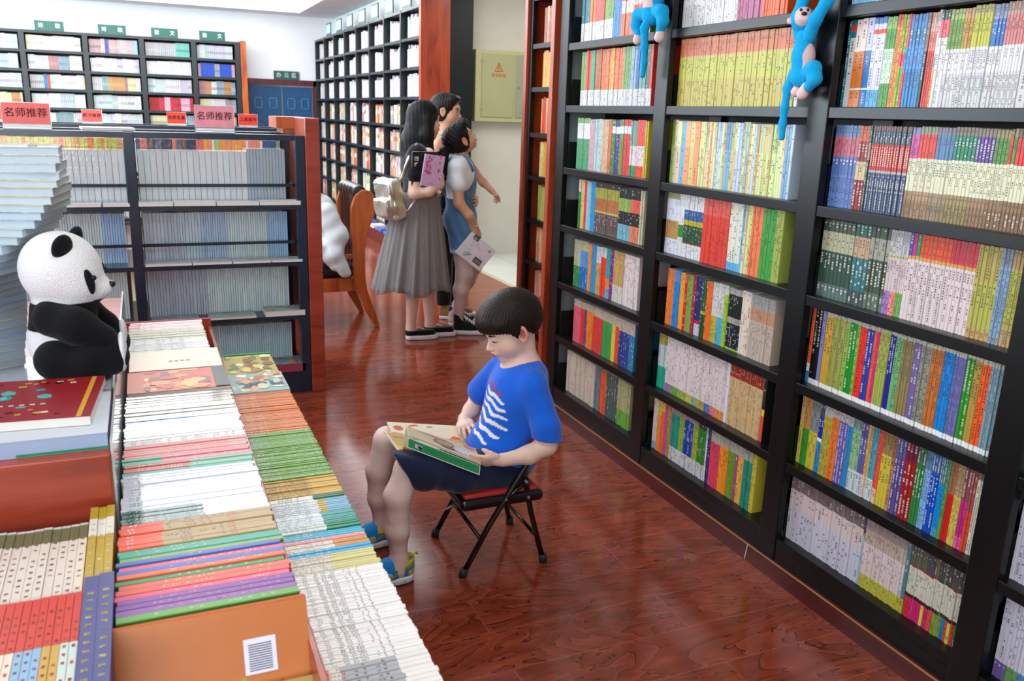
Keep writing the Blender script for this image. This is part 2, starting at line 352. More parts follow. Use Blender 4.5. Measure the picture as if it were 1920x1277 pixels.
# ceiling with two recessed trays: soffit ring, bright cove, moulding, upper board
def ceiling():
    m=MB(); rec=[(-4.2,2.42,7.3,14.25),(-3.0,1.5,3.9,7.0)]
    xs=sorted({-5.2,7.2}|{r[0] for r in rec}|{r[1] for r in rec}); ys=sorted({-3.2,14.95}|{r[2] for r in rec}|{r[3] for r in rec})
    for i in range(len(xs)-1):
        for j in range(len(ys)-1):
            cx=(xs[i]+xs[i+1])/2; cy=(ys[j]+ys[j+1])/2
            if any(r[0]<cx<r[1] and r[2]<cy<r[3] for r in rec): continue
            m.box(xs[i],xs[i+1],ys[j],ys[j+1],2.98,3.06)
    struct(m.build('ceiling',M_ceil))
    for i,r in enumerate(rec):
        e=.28
        m=MB(); m.box(r[0]-.1,r[1]+.1,r[2]-.1,r[3]+.1,3.3,3.36)
        for a in ((r[0]-.06,r[0],r[2]-.06,r[3]+.06),(r[1],r[1]+.06,r[2]-.06,r[3]+.06),(r[0],r[1],r[2]-.06,r[2]),(r[0],r[1],r[3],r[3]+.06)): m.box(*a,3.06,3.34)
        # inner moulding frame hanging under the upper board
        for a in ((r[0]+e,r[0]+e+.1,r[2]+e,r[3]-e),(r[1]-e-.1,r[1]-e,r[2]+e,r[3]-e),(r[0]+e,r[1]-e,r[2]+e,r[2]+e+.1),(r[0]+e,r[1]-e,r[3]-e-.1,r[3]-e)): m.box(*a,3.16,3.3)
        o=struct(m.build('ceiling_recess',M_ceil)); o.name='ceiling_recess'
        m=MB(); q=.05
        for a in ((r[0]+.002,r[0]+q,r[2],r[3]),(r[1]-q,r[1]-.002,r[2],r[3]),(r[0]+q,r[1]-q,r[2]+.002,r[2]+q),(r[0]+q,r[1]-q,r[3]-q,r[3]-.002)): m.box(*a,3.0,3.14)
        o=m.build('cove_light',mat_emit('cove_tube_%d'%i,(.93,.98,1),4.5)); tag(o,['long bright cove light strip around the rear ceiling recess','bright cove light strip around the nearer ceiling recess'][i],'ceiling light')
ceiling()
m=MB(); m.box(-1.0,1.6,8.6,9.4,3.22,3.3); m.box(-1.0,1.6,11.4,12.2,3.22,3.3)
# dark pillar at the end of the far bookcase
M_pil=mat_plain('black_pillar_cladding','0b1110',.45,.4)
struct(box_obj('pillar',3.03,3.28,8.82,8.98,0,3.0,M_pil)).name='trim_2'
# door in the back wall
M_doorb=mat_plain('blue_door_paint','1b4a73',.45,.4,var=.08); M_frame=mat_wood('door_frame_wood','4a1a20','5f2528',.4,2)
dr=struct(empty('door_1',(2.1,14.75,0)))
m=MB(); 
for x0,x1 in ((1.66,2.17),(2.19,2.66)):
    m.box(x0,x1,14.70,14.74,0.01,1.88)
m.build('door_leaf',M_doorb,dr)
M_dp=mat_plain('blue_door_moulding','4f7fa8',.4,.4)
m=MB()
for cx in (1.80,2.03,2.32,2.54):
    for zc in (1.62,1.20,.75,.3):
        w,h=.062,.085
        for a in ((cx-w,cx+w,zc-h,zc-h+.012),(cx-w,cx+w,zc+h-.012,zc+h),(cx-w,cx-w+.012,zc-h,zc+h),(cx+w-.012,cx+w,zc-h,zc+h)): m.box(a[0],a[1],14.69,14.702,a[2],a[3])
m.build('door_panel_moulding',M_dp,dr)
m=MB(); m.box(1.56,1.65,14.66,14.75,0,1.99); m.box(2.68,2.72,14.66,14.75,0,1.99); m.box(1.56,2.72,14.66,14.75,1.90,1.99); m.build('door_frame',M_frame,dr)
m=MB(); m.tube([(2.14,14.66,.98),(2.14,14.64,.98),(2.06,14.64,.98)],.012); m.build('door_handle',M_acr,dr)
# electric cabinet on the corridor wall
ec=empty('electric_cabinet',(3.9,8.97,1.48),'khaki metal electric cabinet with red warning marks on the corridor wall','cabinet')
M_kh=mat_plain('khaki_enamel','a6a57a',.5,.4,var=.04,scale=3); M_kh2=mat_plain('grey_khaki_enamel','949c84',.5,.4,var=.04,scale=3); M_kf=mat_plain('cabinet_rim_enamel','b7b485',.5,.4,var=.03)
box_obj('cabinet_body',3.33,4.45,8.86,8.978,1.475,2.215,M_kf,ec,.004)
box_obj('door',3.40,3.77,8.848,8.862,1.525,2.175,M_kh,ec,.002); box_obj('door',3.80,4.38,8.848,8.862,1.525,2.175,M_kh2,ec,.002)
M_rp=mat_plain('red_warning_paint','c8502e',.6,.3)
for cx in (3.59,3.95):
    m=MB()
    for a,b in (((-.045,0),(.045,0)),((.045,0),(0,.085)),((0,.085),(-.045,0)),((.0,.062),(-.012,.035)),((-.012,.035),(.01,.032)),((.01,.032),(0,.01))):
        m.tube([(cx+a[0],8.846,2.0+a[1]),(cx+b[0],8.846,2.0+b[1])],.0035,seg=6)
    m.build('warning_triangle',M_rp,ec)
    lay_text('有电危险',.042,frame((cx,8.847,1.955),(1,0,0),(0,0,1)),M_rp,'warning_lettering',ec)
m=MB(); m.tube([(3.40,8.85,2.10),(3.40,8.83,2.10)],.008); m.build('hinge',M_acr,ec); m=MB(); m.tube([(3.40,8.85,1.6),(3.40,8.83,1.6)],.008); m.build('hinge',M_acr,ec)
m=MB(); m.tube([(3.825,8.85,1.84),(3.825,8.835,1.84)],.012); m.build('lock',M_acr,ec)
# ================= books: shared geometry
GLY=[]
def book_mesh(th,h,dp,bands,rng,text=None,face='x',name='book'):
    """upright book, spine facing -x at x=0, thickness along y (0..th), height z"""
    m=MB(); z=0; tot=sum(b[1] for b in bands); e=min(.0012,th*.12)
    cs=[]
    for c,fr in bands:
        z1=z+h*fr/tot
        m.quad([(0,e,z),(0,th-e,z),(0,th-e,z1),(0,e,z1)][::-1],c); m.quad([(0,e,z),(0,e,z1),(.002,0,z1),(.002,0,z)][::-1],c); m.quad([(0,th-e,z),(.002,th,z),(.002,th,z1),(0,th-e,z1)][::-1],c)
        cs.append((z,z1,c)); z=z1
    cb=max(bands,key=lambda b:b[1])[0]
    m.quad([(.002,0,0),(.002,0,h),(dp,0,h),(dp,0,0)][::-1],cb); m.quad([(.002,th,0),(dp,th,0),(dp,th,h),(.002,th,h)][::-1],cb)
    pg=(.78,.75,.68)
    m.quad([(0,e,h),(.002,0,h),(dp,0,h),(dp,th,h),(.002,th,h),(0,th-e,h)][::-1][::-1],pg); m.quad([(0,e,0),(0,th-e,0),(.002,th,0),(dp,th,0),(dp,0,0),(.002,0,0)],pg); m.quad([(dp,0,0),(dp,th,0),(dp,th,h),(dp,0,h)],pg)
    if text:
        for za,zb,c in cs:
            if zb-za<.02: continue
            lum=.3*c[0]+.6*c[1]+.1*c[2]
            tc=(.04,.04,.05) if lum>.16 else (.85,.82,.75)
            s=min(th*.5,.007); zz=zb-.008
            full=rng.random()<.6
            stop=za+.006 if full else za+(zb-za)*.45
            while zz-s>stop:
                if rng.random()<(.8 if text is True else .42):
                    y0=th/2-s/2
                    # one character = three strokes
                    for q in range(3):
                        if q%2: m.quad([(-.0003,y0+s*rng.uniform(.2,.6),zz-s),(-.0003,y0+s*rng.uniform(.2,.6)+s*.16,zz-s),(-.0003,y0+s*.55,zz),(-.0003,y0+s*.38,zz)][::-1],tc)
                        else:
                            zc=zz-s*rng.uniform(.1,.9); m.quad([(-.0003,y0,zc-s*.09),(-.0003,y0+s,zc-s*.09),(-.0003,y0+s,zc+s*.09),(-.0003,y0,zc+s*.09)][::-1],tc)
                else: zz-=s*.8
                zz-=s*1.25
    return m
def parse_bands(t,kk=.77):
    out=[]
    for p in t.split('/'):
        if '.' in p: c,f=p.split('.'); f=float('.'+f)
        else: c,f=p,(.1 if len(out) else 1.0)
        out.append([hx(c),f])
    s=sum(b[1] for b in out)
    return [(tuple(v*kk for v in b[0]),b[1]/s) for b in out]
def jit(c,r,rng): 
    k=1+rng.uniform(-r,r); return tuple(max(0,min(1,v*k*(1+rng.uniform(-r,r)*.5))) for v in c)
def add_book_into(M,x,y,z,th,h,dp,bands,rng,text=False):
    m=book_mesh(th,h,dp,bands,rng,text); n=len(M.v); M.v+=[(a+x,b+y,c+z) for a,b,c in m.v]; M.f+=[tuple(i+n for i in f) for f in m.f]; M.c+=m.c; M.m+=m.m
PAL=['ddd','eed','dde','cde','ecb','d98','9bd','68b','cb7','a44','494','e94','dbc','bcc','f76','47a','eee','ddc','cc9','b88']
# ================= right hand black bookcase (near) ---- front plane x=1.943
XF=1.943; YP=[3.95,3.05,2.147,1.34,.44,-.5]; ZS=[2.485,2.19,1.895,1.605,1.305,1.018,.722,.435,.150]
bc=empty('bookcase',(2.1,2.0,0),'tall black metal bookcase with red kickboard along the right side of the aisle','bookcase')
def post(y,x=XF,par=None,z1=2.52,w=.088,mat=M_black,z0=.065):
    m=MB(); m.box(x,x+.03,y-w/2,y+w/2,z0,z1); m.box(x+.275,x+.305,y-w/2,y+w/2,z0,z1)
    # row of slotted holes on the inner flange, seen as dark notches
    return m.build('post',mat,par,bevel=.003)
for i,y in enumerate(YP): post(y,par=bc)
for i in range(len(YP)-1):
    ya,yb=YP[i]-.04,YP[i+1]+.04
    for j,z in enumerate(ZS):
        m=MB(); m.box(XF+.004,XF+.29,yb,ya,z-.034,z)
        if z==.150: m.box(XF+.004,XF+.03,yb,ya,.066,z-.034)
        m.build('shelf',M_black,bc,bevel=.002)
        if j>0 and j<len(ZS):
            for a in (ya-.002,yb-.002):
                m=MB(); m.box(XF+.036,XF+.27,a,a+.004,z,z+.125); m.build('side_plate',M_blackm,bc)
m=MB(); m.box(XF+.298,XF+.304,YP[-1],YP[0],.1,2.5); m.build('back_panel',M_blackm,bc)
M_kick=mat_wood('dark_red_kickboard','4a1614','5c1d18',.3,1,1,'3a100e')
m=MB(); m.box(XF-.012,XF+.02,YP[-1],4.02,0,.066); m.build('kickboard',M_kick,bc)
m=MB(); m.box(XF-.0125,XF-.0085,YP[-1],4.02,.063,.067); m.build('kickboard_edge',mat_plain('worn_gold_edge','a87a48',.4,.5),bc)
m=MB(); m.tube([(XF-.0135,2.235,.004),(XF-.0135,2.225,.067)],.0016); m.build('white_cable_tie',mat_plain('white_wire','d8d8d8',.5),bc)
# red end panel with pale inner lining
m=MB(); m.box(XF-.02,XF+.31,4.02,4.06,0,2.6); m.build('end_panel',M_red,bc,bevel=.002)
m=MB(); m.box(XF+.035,XF+.29,3.992,4.0,.1,2.5); m.build('panel_lining',mat_plain('grey_white_laminate','a3adb0',.4,.4,var=.12,scale=2),bc)
# bookcase C behind it
bd=empty('bookcase',(2.6,4.7,0),'narrow black bookcase with red end panel standing behind the long bookcase','bookcase')
XC=2.45; 
m=MB(); m.box(XC-.02,XC+.31,5.50,5.545,0,2.75); m.build('end_panel',M_red,bd,bevel=.002)
m=MB(); m.box(XC,XC+.03,5.455,5.50,0,2.72); m.box(XC,XC+.03,4.30,4.35,0,2.72); m.box(XC+.27,XC+.3,5.455,5.5,0,2.72); m.box(XC+.27,XC+.3,4.3,4.35,0,2.72); m.build('post',M_black,bd)
ZC=[2.61,2.31,2.01,1.735,1.44,1.155,.86,.57,.28,.1]
for z in ZC: m=MB(); m.box(XC+.004,XC+.29,4.35,5.455,z-.03,z); m.build('shelf',M_black,bd)
m=MB(); m.box(XC+.29,XC+.296,4.3,5.5,.1,2.7); m.build('back_panel',M_blackm,bd)
rng=random.Random(3); M=MB()
cols=[['cb8','dc9'],['cb7','dc8'],['a65','c96','765'],['e94','d83','ea5'],['c32','d94','eca'],['d93','cb7'],['ba6','9a5'],['d86','ca7','b76'],['c87','d98'],['a87']]
for i,z in enumerate(ZC[1:],1):
    y=5.36
    while y>4.42:
        th=rng.uniform(.012,.028); c=hx(rng.choice(cols[i])); y-=th+.0007
        add_book_into(M,XC+.04,y,z,th,rng.uniform(.215,.235),.17,[(jit(c,.12,rng),.6),(jit(c,.3,rng),.4)],rng,True)
tag(M.build('books',M_book),'rows of tan and orange books on the narrow bookcase behind the long one','books',kind='stuff')
# ---- books of the near bookcase
RUNS='''3;1;1.605;0.250;2160;2148,1,178,teal;2125,1,ddd.8/178.07/d33.08/178.05,title;2100,1,e83.2/fff.02/e83.42/fff.02/fed.34,orange;2076,1,e83.2/fff.02/e83.42/fff.02/fed.34,orange;2050,1,17c.2/fff.02/17c.42/fff.02/ddf.34,blue;1999,3,5be.2/eef.62/e43.05/eef.06/48d.07,white and blue;1958,4,5a3.27/dfd.38/5a3.22/9c6.13,green and white;1934,2,f92.87/e62.13,orange;1914,2,ac2.45/f46.15/ac2.4,lime;1904,1,e36.4/29d.25/f37.35,pink;1843,5,28c.42/59d.25/38b.2/48c.13,blue;1832,1,244.6/a87.4,dark;1808,3,e43.6/f87.2/eba.2,red;1797,1,f92.4/bbb.15/ddd.45,orange;1765,3,eee.72/f67.18/465.1,white;1719,4,ddd.35/eee.25/7a3.3/bc7.1,white with green top;1687,3,ddd.35/eee.25/c93.3/da7.1,white with orange top;1627,6,ddd.35/eee.25/cc3.3/cc7.1,white with yellow top;1587,4,ddd.35/eee.25/27c.26/9ac.14,white with blue top;1520,7,ddd.35/eee.25/d88.28/ca9.12,white with pink top;1466,2,ddd.9/d54.1,thick white
3;2;1.305;0.250;2136;2031,7,68c.4/57b.22/c67.24/68b.14,blue and red banded;1989,3,922.36/dc9.22/922.24/d63.18,dark red and tan;1979,1,254.6/a98.2/254.2,green;1829,15,457.46/bbb.03/c32.3/456.16/855.05,navy with red band;1798,3,975.2/a86.1/eec.36/d5a.26/89b.08,cream with pink top;1741,5,a86.2/b97.1/eec.36/e43.26/9a8.08,cream with red top;1682,5,986.2/a97.1/eec.36/58b.26/889.08,cream with blue top;1612,6,985.2/a96.1/eec.36/286.26/987.08,cream with green top;1556,5,975.2/a86.1/eec.36/649.26/987.08,cream with purple top;1512,4,864.2/975.1/eec.36/593.26/a96.08,cream with olive top;1502,1,864.2/975.1/eec.36/e33.26/865.08,cream with red top;1491,1,864.2/975.1/eec.36/593.26/a96.08,cream with olive top;1392,9,864.2/975.1/eec.36/e33.26/865.08,cream with red top
3;3;1.018;0.250;2135;1994,8,576.04/677.14/354.42/bb9.25/454.15,dark green lettered;1927,4,455.18/377.4/ca8.25/365.17,dark green with tan title;1850,5,676.2/454.4/aa9.25/454.15,charcoal lettered;1826,2,a8c.28/dcc.4/bb5.02/ccc.3,lilac footed white;1803,2,f98.28/dcc.4/bb5.02/ccc.3,salmon footed white;1778,3,7b5.28/dcc.4/bb5.02/ccc.3,green footed white;1764,1,edd.7/da5.04/549.26,white with violet top;1750,1,edd.7/da5.04/c29.26,white with magenta top;1737,1,edd.7/da5.04/293.26,white with green top;1632,8,edd.7/da5.04/e52.26,white with orange top;1547,7,edd.7/da5.04/d34.26,white with red top;1477,5,ca6.12/bb5.5/ba5.38,straw;1446,3,9ab.1/8ac.7/89a.2,grey blue;1403,4,ca7.2/bb5.6/b96.2,straw
3;4;0.725;0.262;2123;2110,1,28c.15/eee.1/e63.75,orange and white;2074,2,eee.07/111.93,black;2059,1,eee.07/88c.93,lavender;2027,2,fff.06/da3.86/ccb.08,gold;1970,4,fff.06/aa5.86/ccb.08,olive;1951,1,fff.06/9b5.86/ccb.08,olive;1921,2,fff.06/192.86/ccb.08,green;1908,1,fff.06/9b5.86/ccb.08,olive;1879,2,fff.06/f32.86/ccb.08,red;1852,2,fff.06/34a.86/ccb.08,royal blue;1841,1,fff.06/f65.86/ccb.08,salmon;1831,1,fff.06/f37.86/ccb.08,pink;1790,4,fff.06/ab5.86/ccb.08,olive;1768,2,fff.06/229.86/ccb.08,navy;1741,2,fff.06/7b7.86/ccb.08,light green;1700,4,fff.06/985.86/ccb.08,brown;1674,2,fff.06/76a.86/ccb.08,purple;1636,3,fff.06/998.86/ccb.08,grey;1598,3,fff.06/c73.86/ccb.08,orange brown;1560,3,fff.06/18d.86/ccb.08,bright blue;1525,4,fff.06/77b.86/ccb.08,lavender;1500,2,fff.06/392.86/ccb.08,green;1475,2,fff.06/b94.86/ccb.08,tan;1448,2,fff.06/f62.86/ccb.08,orange;1415,4,fff.06/8ab.86/ccb.08,pale blue;1405,1,e74.15/eed.85,white
3;5;0.435;0.240;2127;2110,1,dc5.6/db7.4,yellow;2076,3,4a3.55/d95.45,green and tan;2037,3,dc4.55/899.45,yellow and grey;2014,2,29e.45/fff.05/13a.3/557.2,blue;1977,3,cb4.85/ccc.15,gold;1945,3,f83.88/ccc.12,orange;1909,3,76b.88/ccc.12,purple;1886,3,39d.85/ccc.15,blue;1849,3,dee.3/9c9.55/8a9.15,white and green;1822,2,dde.3/66a.5/559.2,white and indigo;1804,2,edc.3/eb6.7,white and tan;1780,2,dee.3/5ab.7,white and teal;1761,2,fca.2/f54.8,coral;1721,3,dc4.7/a85.3,gold;1708,1,c96.6/a75.4,tan;1673,3,659.75/669.25,violet;1632,3,a22.75/724.25,dark red;1601,3,384.75/475.25,green;1578,2,8be.75/68a.25,pale blue;1548,3,15c.75/46a.25,blue;1526,3,5ac.1/19e.55/588.35,cyan;1515,1,6a4.6/597.4,green;1494,3,e22.6/a75.4,red;1469,3,dc5.6/b97.4,yellow;1447,2,e6a.15/d39.45/855.4,pink;1430,2,e53.5/a55.5,red;1407,2,eed.9/887.1,white
3;6;0.155;0.235;2146;1796,22,dde.5/edd.3/877.2,white lettered;1787,1,acd.7/d84.05/447.25,pale blue slim;1617,15,cc4.2/edd.45/cba.2/a99.15,white with yellow foot;1603,1,bb3.2/589.8,teal slim;1583,2,e34.28/422.05/ddc.37/a22.02/665.28,red footed;1540,4,d27.28/422.05/ddc.37/a22.02/665.28,pink footed;1529,1,ed5.28/422.05/ddc.37/a22.02/556.28,yellow footed;1512,2,d37.28/422.05/ddc.37/a22.02/556.28,magenta footed;1495,2,e54.28/422.05/ddc.37/a22.02/665.28,orange footed;1465,3,8a4.28/343.05/ddc.37/343.02/555.28,olive footed;1453,1,18c.28/343.05/ddc.37/343.02/555.28,blue footed;1442,1,e54.28/422.05/ddc.37/a22.02/555.28,orange footed;1430,1,ed5.28/422.05/ddc.37/a22.02/555.28,yellow footed;1419,1,e43.28/422.05/ddc.37/a22.02/555.28,red footed;1407,1,284.28/343.05/ddc.37/343.02/555.28,green footed
2;0;1.895;0.250;2997;2656,26,eee.6/ecb.4,;2518,9,b58.5/fcc.04/b58.46,;2392,10,f62.5/fcc.04/e53.46,
2;1;1.605;0.250;2993;2314,44,cb4.4/cc4.32/da7.02/d74.2/e96.06,;2296,1,eee.9,
2;2;1.305;0.245;3004;2969,2,ced.6/8bd.4,;2812,5,eed.7/cc5.3,;2652,12,cc3.15/b29.3/668.1/bc6.35/cc4.1,;2632,1,e45.9,;2556,5,f72.7/e53.3,;2516,3,4ad.9,;2324,14,cd9.3/c98.3/ad8.4,mix;2287,3,bde.9,
2;3;1.018;0.250;3000;2912,5,eef.25/c95.3/eef.35/aa7.1,;2877,3,eee.3/393.2/eee.5,;2748,12,eee.22/a43.02/253.28/cb3.08/36a.16/eee.24,;2584,12,e43.75/e65.25,;2507,5,6be.12/eed.88,;2455,4,f74.4/7a3.3/e65.3,mix;2395,5,f85.9,;2329,4,4a4.9,;2290,3,ab5.9,
2;4;0.719;0.235;2954;2905,3,f83.9,;2865,2,28d.8/59d.2,;2830,3,fa3.9,;2811,1,c22.9,;2773,2,8a4.9,;2751,2,a24.9,;2711,3,ccd.2/c25.06/237.74,;2678,3,252.4/cb3.06/363.54,;2643,3,f72.9,;2605,3,cb4.45/ddd.55,;2568,3,5bd.45/ddd.55,;2544,2,ac3.85/ddd.15,;2466,8,ac4.03/123.4/aa9.1/122.37/bbb.1,;2413,4,edc.9,;2283,14,cba.6/c97.2/aaa.2,
2;5;0.432;0.240;2981;2917,3,2b9.4/cdd.4/ba4.2,;2876,2,a7b.15/edd.85,;2820,3,7a4.15/edd.85,;2762,3,9b4.15/edd.85,;2723,3,dc5.15/edd.85,;2694,2,8b9.15/edd.85,;2635,4,ba5.15/edd.85,;2599,3,57b.15/edd.85,;2561,3,e78.15/edd.85,;2510,4,e94.15/edd.85,;2493,1,eef.9,;2300,18,db8.8/a32.2,;2285,1,f53.4/fc3.1/222.5,
2;6;0.155;0.235;2982;2951,2,8bc.15/edd.85,;2921,1,f94.7/dc4.3,;2895,2,f73.8/ec4.2,;2878,1,e4a.9,;2858,1,8a5.9,;2845,1,e74.9,;2784,4,ddd.25/298.6/a99.1,;2748,3,ddd.25/9b4.6/a99.1,;2686,4,ddd.25/14a.6/a99.1,;2652,3,ddd.25/ab4.6/a99.1,;2601,4,ddd.25/383.6/344.1,;2586,1,dde.9,;2568,2,237.9,;2508,4,e46.8/bba.2,;2453,4,f92.8/bba.2,;2413,4,7a3.8/bba.2,;2396,1,a58.8/bba.2,;2364,2,fb4.8/bba.2,;2313,4,298.8/bba.2,;2291,2,dc4.9,
1;0;1.895;0.250;3852;3770,3,ddd.35/178.65,;3722,2,ddd.35/f83.65,;3630,5,ddd.35/e43.65,;3546,4,ddd.35/7a4.65,;3475,4,38c.9,;3374,6,e74.4/fdd.2/e74.4,;3308,4,e54.5/edc.5,;3228,5,eda.5/e88.5,mix
1;1;1.605;0.250;3830;3780,2,ddd.28/7a5.7,;3736,2,ddd.28/f42.7,;3693,2,ddd.28/2a7.7,;3631,3,ddd.28/b63.7,;3559,4,ddd.28/e73.7,;3510,3,ddd.28/fa4.7,;3428,4,ddd.28/e73.7,;3368,4,ddd.28/7a5.7,;3323,3,ddd.28/9bc.7,;3296,2,ddd.28/46b.7,;3239,4,ddd.28/6a9.7,;3209,2,ddd.28/465.7,;3188,2,ddd.28/e43.7,
1;2;1.305;0.240;3843;3713,6,5a7.6/eee.3/8b6.1,;3658,3,dab.8,;3595,3,bdd.8,;3528,3,db9.8,;3498,2,e74.9,;3463,2,384.75/eee.13/384.12,;3424,3,539.75/eee.13/539.12,;3390,2,793.75/eee.13/793.12,;3329,4,e44.75/eee.13/e44.12,;3274,4,496.2/edd.35/7a9.45,;3212,4,f43.2/edd.35/f43.45,;3190,2,dc3.9,
1;3;1.018;0.235;3793;3770,1,284.75/ddd.25,;3730,2,dc7.9,;3707,1,e34.9,;3663,2,9cc.9,;3619,2,29d.9,;3392,12,655.4/cb6.04/b74.25/aa4.2/433.1,;3292,5,7bc.3/222.25/9b5.25/222.2,;3209,5,e86.3/222.25/e65.25/222.2,;3182,2,cca.9,
1;4;0.719;0.235;3808;3737,3,384.4/bb9.5,;3662,3,17c.45/59d.35/bb9.2,;3623,2,e94.9,;3579,2,39d.9,;3530,3,ca6.6/ddd.3,;3477,3,f43.8/ddd.2,;3441,2,6bc.2/e94.2/3aa.6,;3410,2,828.9,;3316,5,ddc.3/ca6.6,;3188,8,edd.9,
1;5;0.432;0.220;3783;3705,3,e67.85/cba.15,;3664,2,e34.85/cba.15,;3641,1,557.85/cba.15,;3573,3,f83.85/cba.15,;3479,4,e44.8/cba.2,;3390,4,4a5.8/cba.2,;3354,2,ec5.8/cba.2,;3319,2,f52.8/cba.2,;3230,5,349.75/cba.25,;3183,3,38b.75/cba.25,
1;6;0.155;0.220;3827;3523,12,dcb.9,;3468,3,789.9,;3408,3,f63.9,;3294,6,566.9,;3185,6,7b4.35/bb8.65,
4;3;1.018;0.250;1273;1025,25,eed.5/e64.5,
4;4;0.725;0.250;1303;1006,30,ddd.7/9bd.3,
4;5;0.435;0.250;1300;1238,5,dde.85/365.15,;1014,16,dde.6/c54.4,
4;6;0.155;0.250;1291;1254,3,76a.2/dde.8,;1226,3,6a5.2/dde.8,;1205,2,59c.2/dde.8,;1181,2,fa4.2/dde.8,;1018,14,dde.6/79c.4,
3;0;1.895;0.250;2139;1504,40,8bd.5/ddd.5,mix'''
ORD={1:'top full row',2:'second row',3:'third row',4:'fourth row',5:'fifth row'}
rng=random.Random(11); rest=MB()
XB=1.985
for line in RUNS.strip().split('\n'):
    p=line.split(';'); b,r=int(p[0]),int(p[1]); z=float(p[2]); h=float(p[3]); y=int(p[4])/1000
    names=[q.split(',')[3] for q in p[5:]]
    hi,lo=YP[b-1]-.044,YP[b]+.044; yend=int(p[-1].split(',')[0])/1000; y00=y; tgt=min(y,hi); te=max(yend,lo)
    remap=lambda v:tgt+(v-y00)*(tgt-te)/(y00-yend)
    y=tgt
    zt={0:1.895,1:1.605,2:1.305,3:1.018,4:.722,5:.435,6:.150}[r]
    for qi,q in enumerate(p[5:]):
        ye,n,bt,nm=q.split(','); ye=remap(int(ye)/1000); n=int(n); bands=parse_bands(bt.replace('mix','')); th=(y-ye)/n
        hh=h*(1+rng.uniform(-.012,.012)); mix=(b,r) in ((2,2),(4,4)) or 'mix' in nm
        if b==3 and 1<=r<=5 and n>0:
            same=[k for k,v in enumerate(names) if v==nm]
            lab='%s book, %s of the nearest full bay'%(nm,ORD[r])
            if len(same)>1:
                pr=names[qi-1] if qi>0 else 'first'; lab='%s book by the %s one, %s, nearest bay'%(nm,pr,ORD[r])
            base=None
            for k in range(n):
                var=k%2
                if k<2:
                    bm=book_mesh(th-.0006,hh*(1-.004*var),.165,[(jit(c,.04,rng),f) for c,f in bands],rng,True)
                    me=bm.mesh('book',M_book)
                    if k==0: m0=me
                    else: m1=me
                o=bpy.data.objects.new('book',m0 if var==0 else m1); COL.objects.link(o)
                o.location=(XB+rng.uniform(-.002,.002),y-th*(k+1),zt)
                tag(o,lab,'book',lab.split(' book')[0]+' books, '+ORD[r]+(' by '+names[qi-1] if len(same)>1 and qi else ''))
        else:
            yy=y
            for k in range(n):
                bb=bands
                if mix:
                    c=hx(rng.choice(['cb7','9b6','dca','bcd','e96','7ac','cd9','aab'])) ; bb=[(c,.6),(jit(c,.35,rng),.4)] if b!=3 else [(hx('8bd'),.4),(hx(rng.choice(['8bd','eee','46a'])),.6)]
                yy-=th
                add_book_into(rest,XB+rng.uniform(-.002,.002),yy,zt,th-.0006,hh*(1+rng.uniform(-.004,.004)),.165,[(jit(c,.05,rng),f) for c,f in bb],rng,.45)
        y=ye
# top rows above eye level and the partly seen fourth bay
for yb,ye in ((3.83,3.1),(2.98,2.2),(2.1,1.4),(1.28,.5)):
    for z in (2.19,):
        y=yb
        while y>ye:
            th=rng.uniform(.008,.02); c=hx(rng.choice(PAL)); y-=th
            add_book_into(rest,XB,y,z,th-.0006,.24,.165,[(jit(c,.1,rng),.7),(jit(c,.3,rng),.3)],rng)
for z,ys in ((1.895,1.28),(1.605,1.28),(1.305,1.28)):
    y=ys
    while y>.6:
        th=rng.uniform(.008,.02); c=hx(rng.choice(PAL)); y-=th; add_book_into(rest,XB,y,z,th-.0006,.24,.165,[(jit(c,.1,rng),1)],rng)
tag(rest.build('books',M_book),'all the other packed books on the tall black bookcase beside the aisle','books',kind='stuff')
# ================= far bookcase on the right wall of the back hall: front plane x=2.72
XR=2.72; Y0,Y1=8.9,14.65; nb=8; dy=(Y1-Y0)/nb
fb=empty('bookcase',(2.85,11.5,0),'long black wall bookcase running back behind the three women, green signs on top','bookcase')
M_shb=mat_plain('satin_black_steel','1b2426',.3,.6,var=.1)
for i in range(nb+1):
    m=MB(); m.box(XR,XR+.28,Y0+dy*i-.018,Y0+dy*i+.018,.05,2.62); m.build('post',M_shb,fb)
ZF=[2.62-.3035*k for k in range(9)]
for i in range(nb):
    for z in ZF:
        m=MB(); m.box(XR+.003,XR+.28,Y0+dy*i+.018,Y0+dy*(i+1)-.018,z-.03,z); m.build('shelf',M_shb,fb)
m=MB(); m.box(XR+.28,XR+.3,Y0,Y1,.05,2.62); m.build('back_panel',M_blackm,fb)
m=MB(); m.box(XR-.01,XR+.31,Y0-.08,Y0-.02,0,3.0); m.build('end_panel',M_red,fb,bevel=.003)
m=MB(); m.box(XR-.16,XR+.28,Y0,Y1,0,.15); m.build('plinth',M_kick,fb)
rng=random.Random(5); FB=MB()
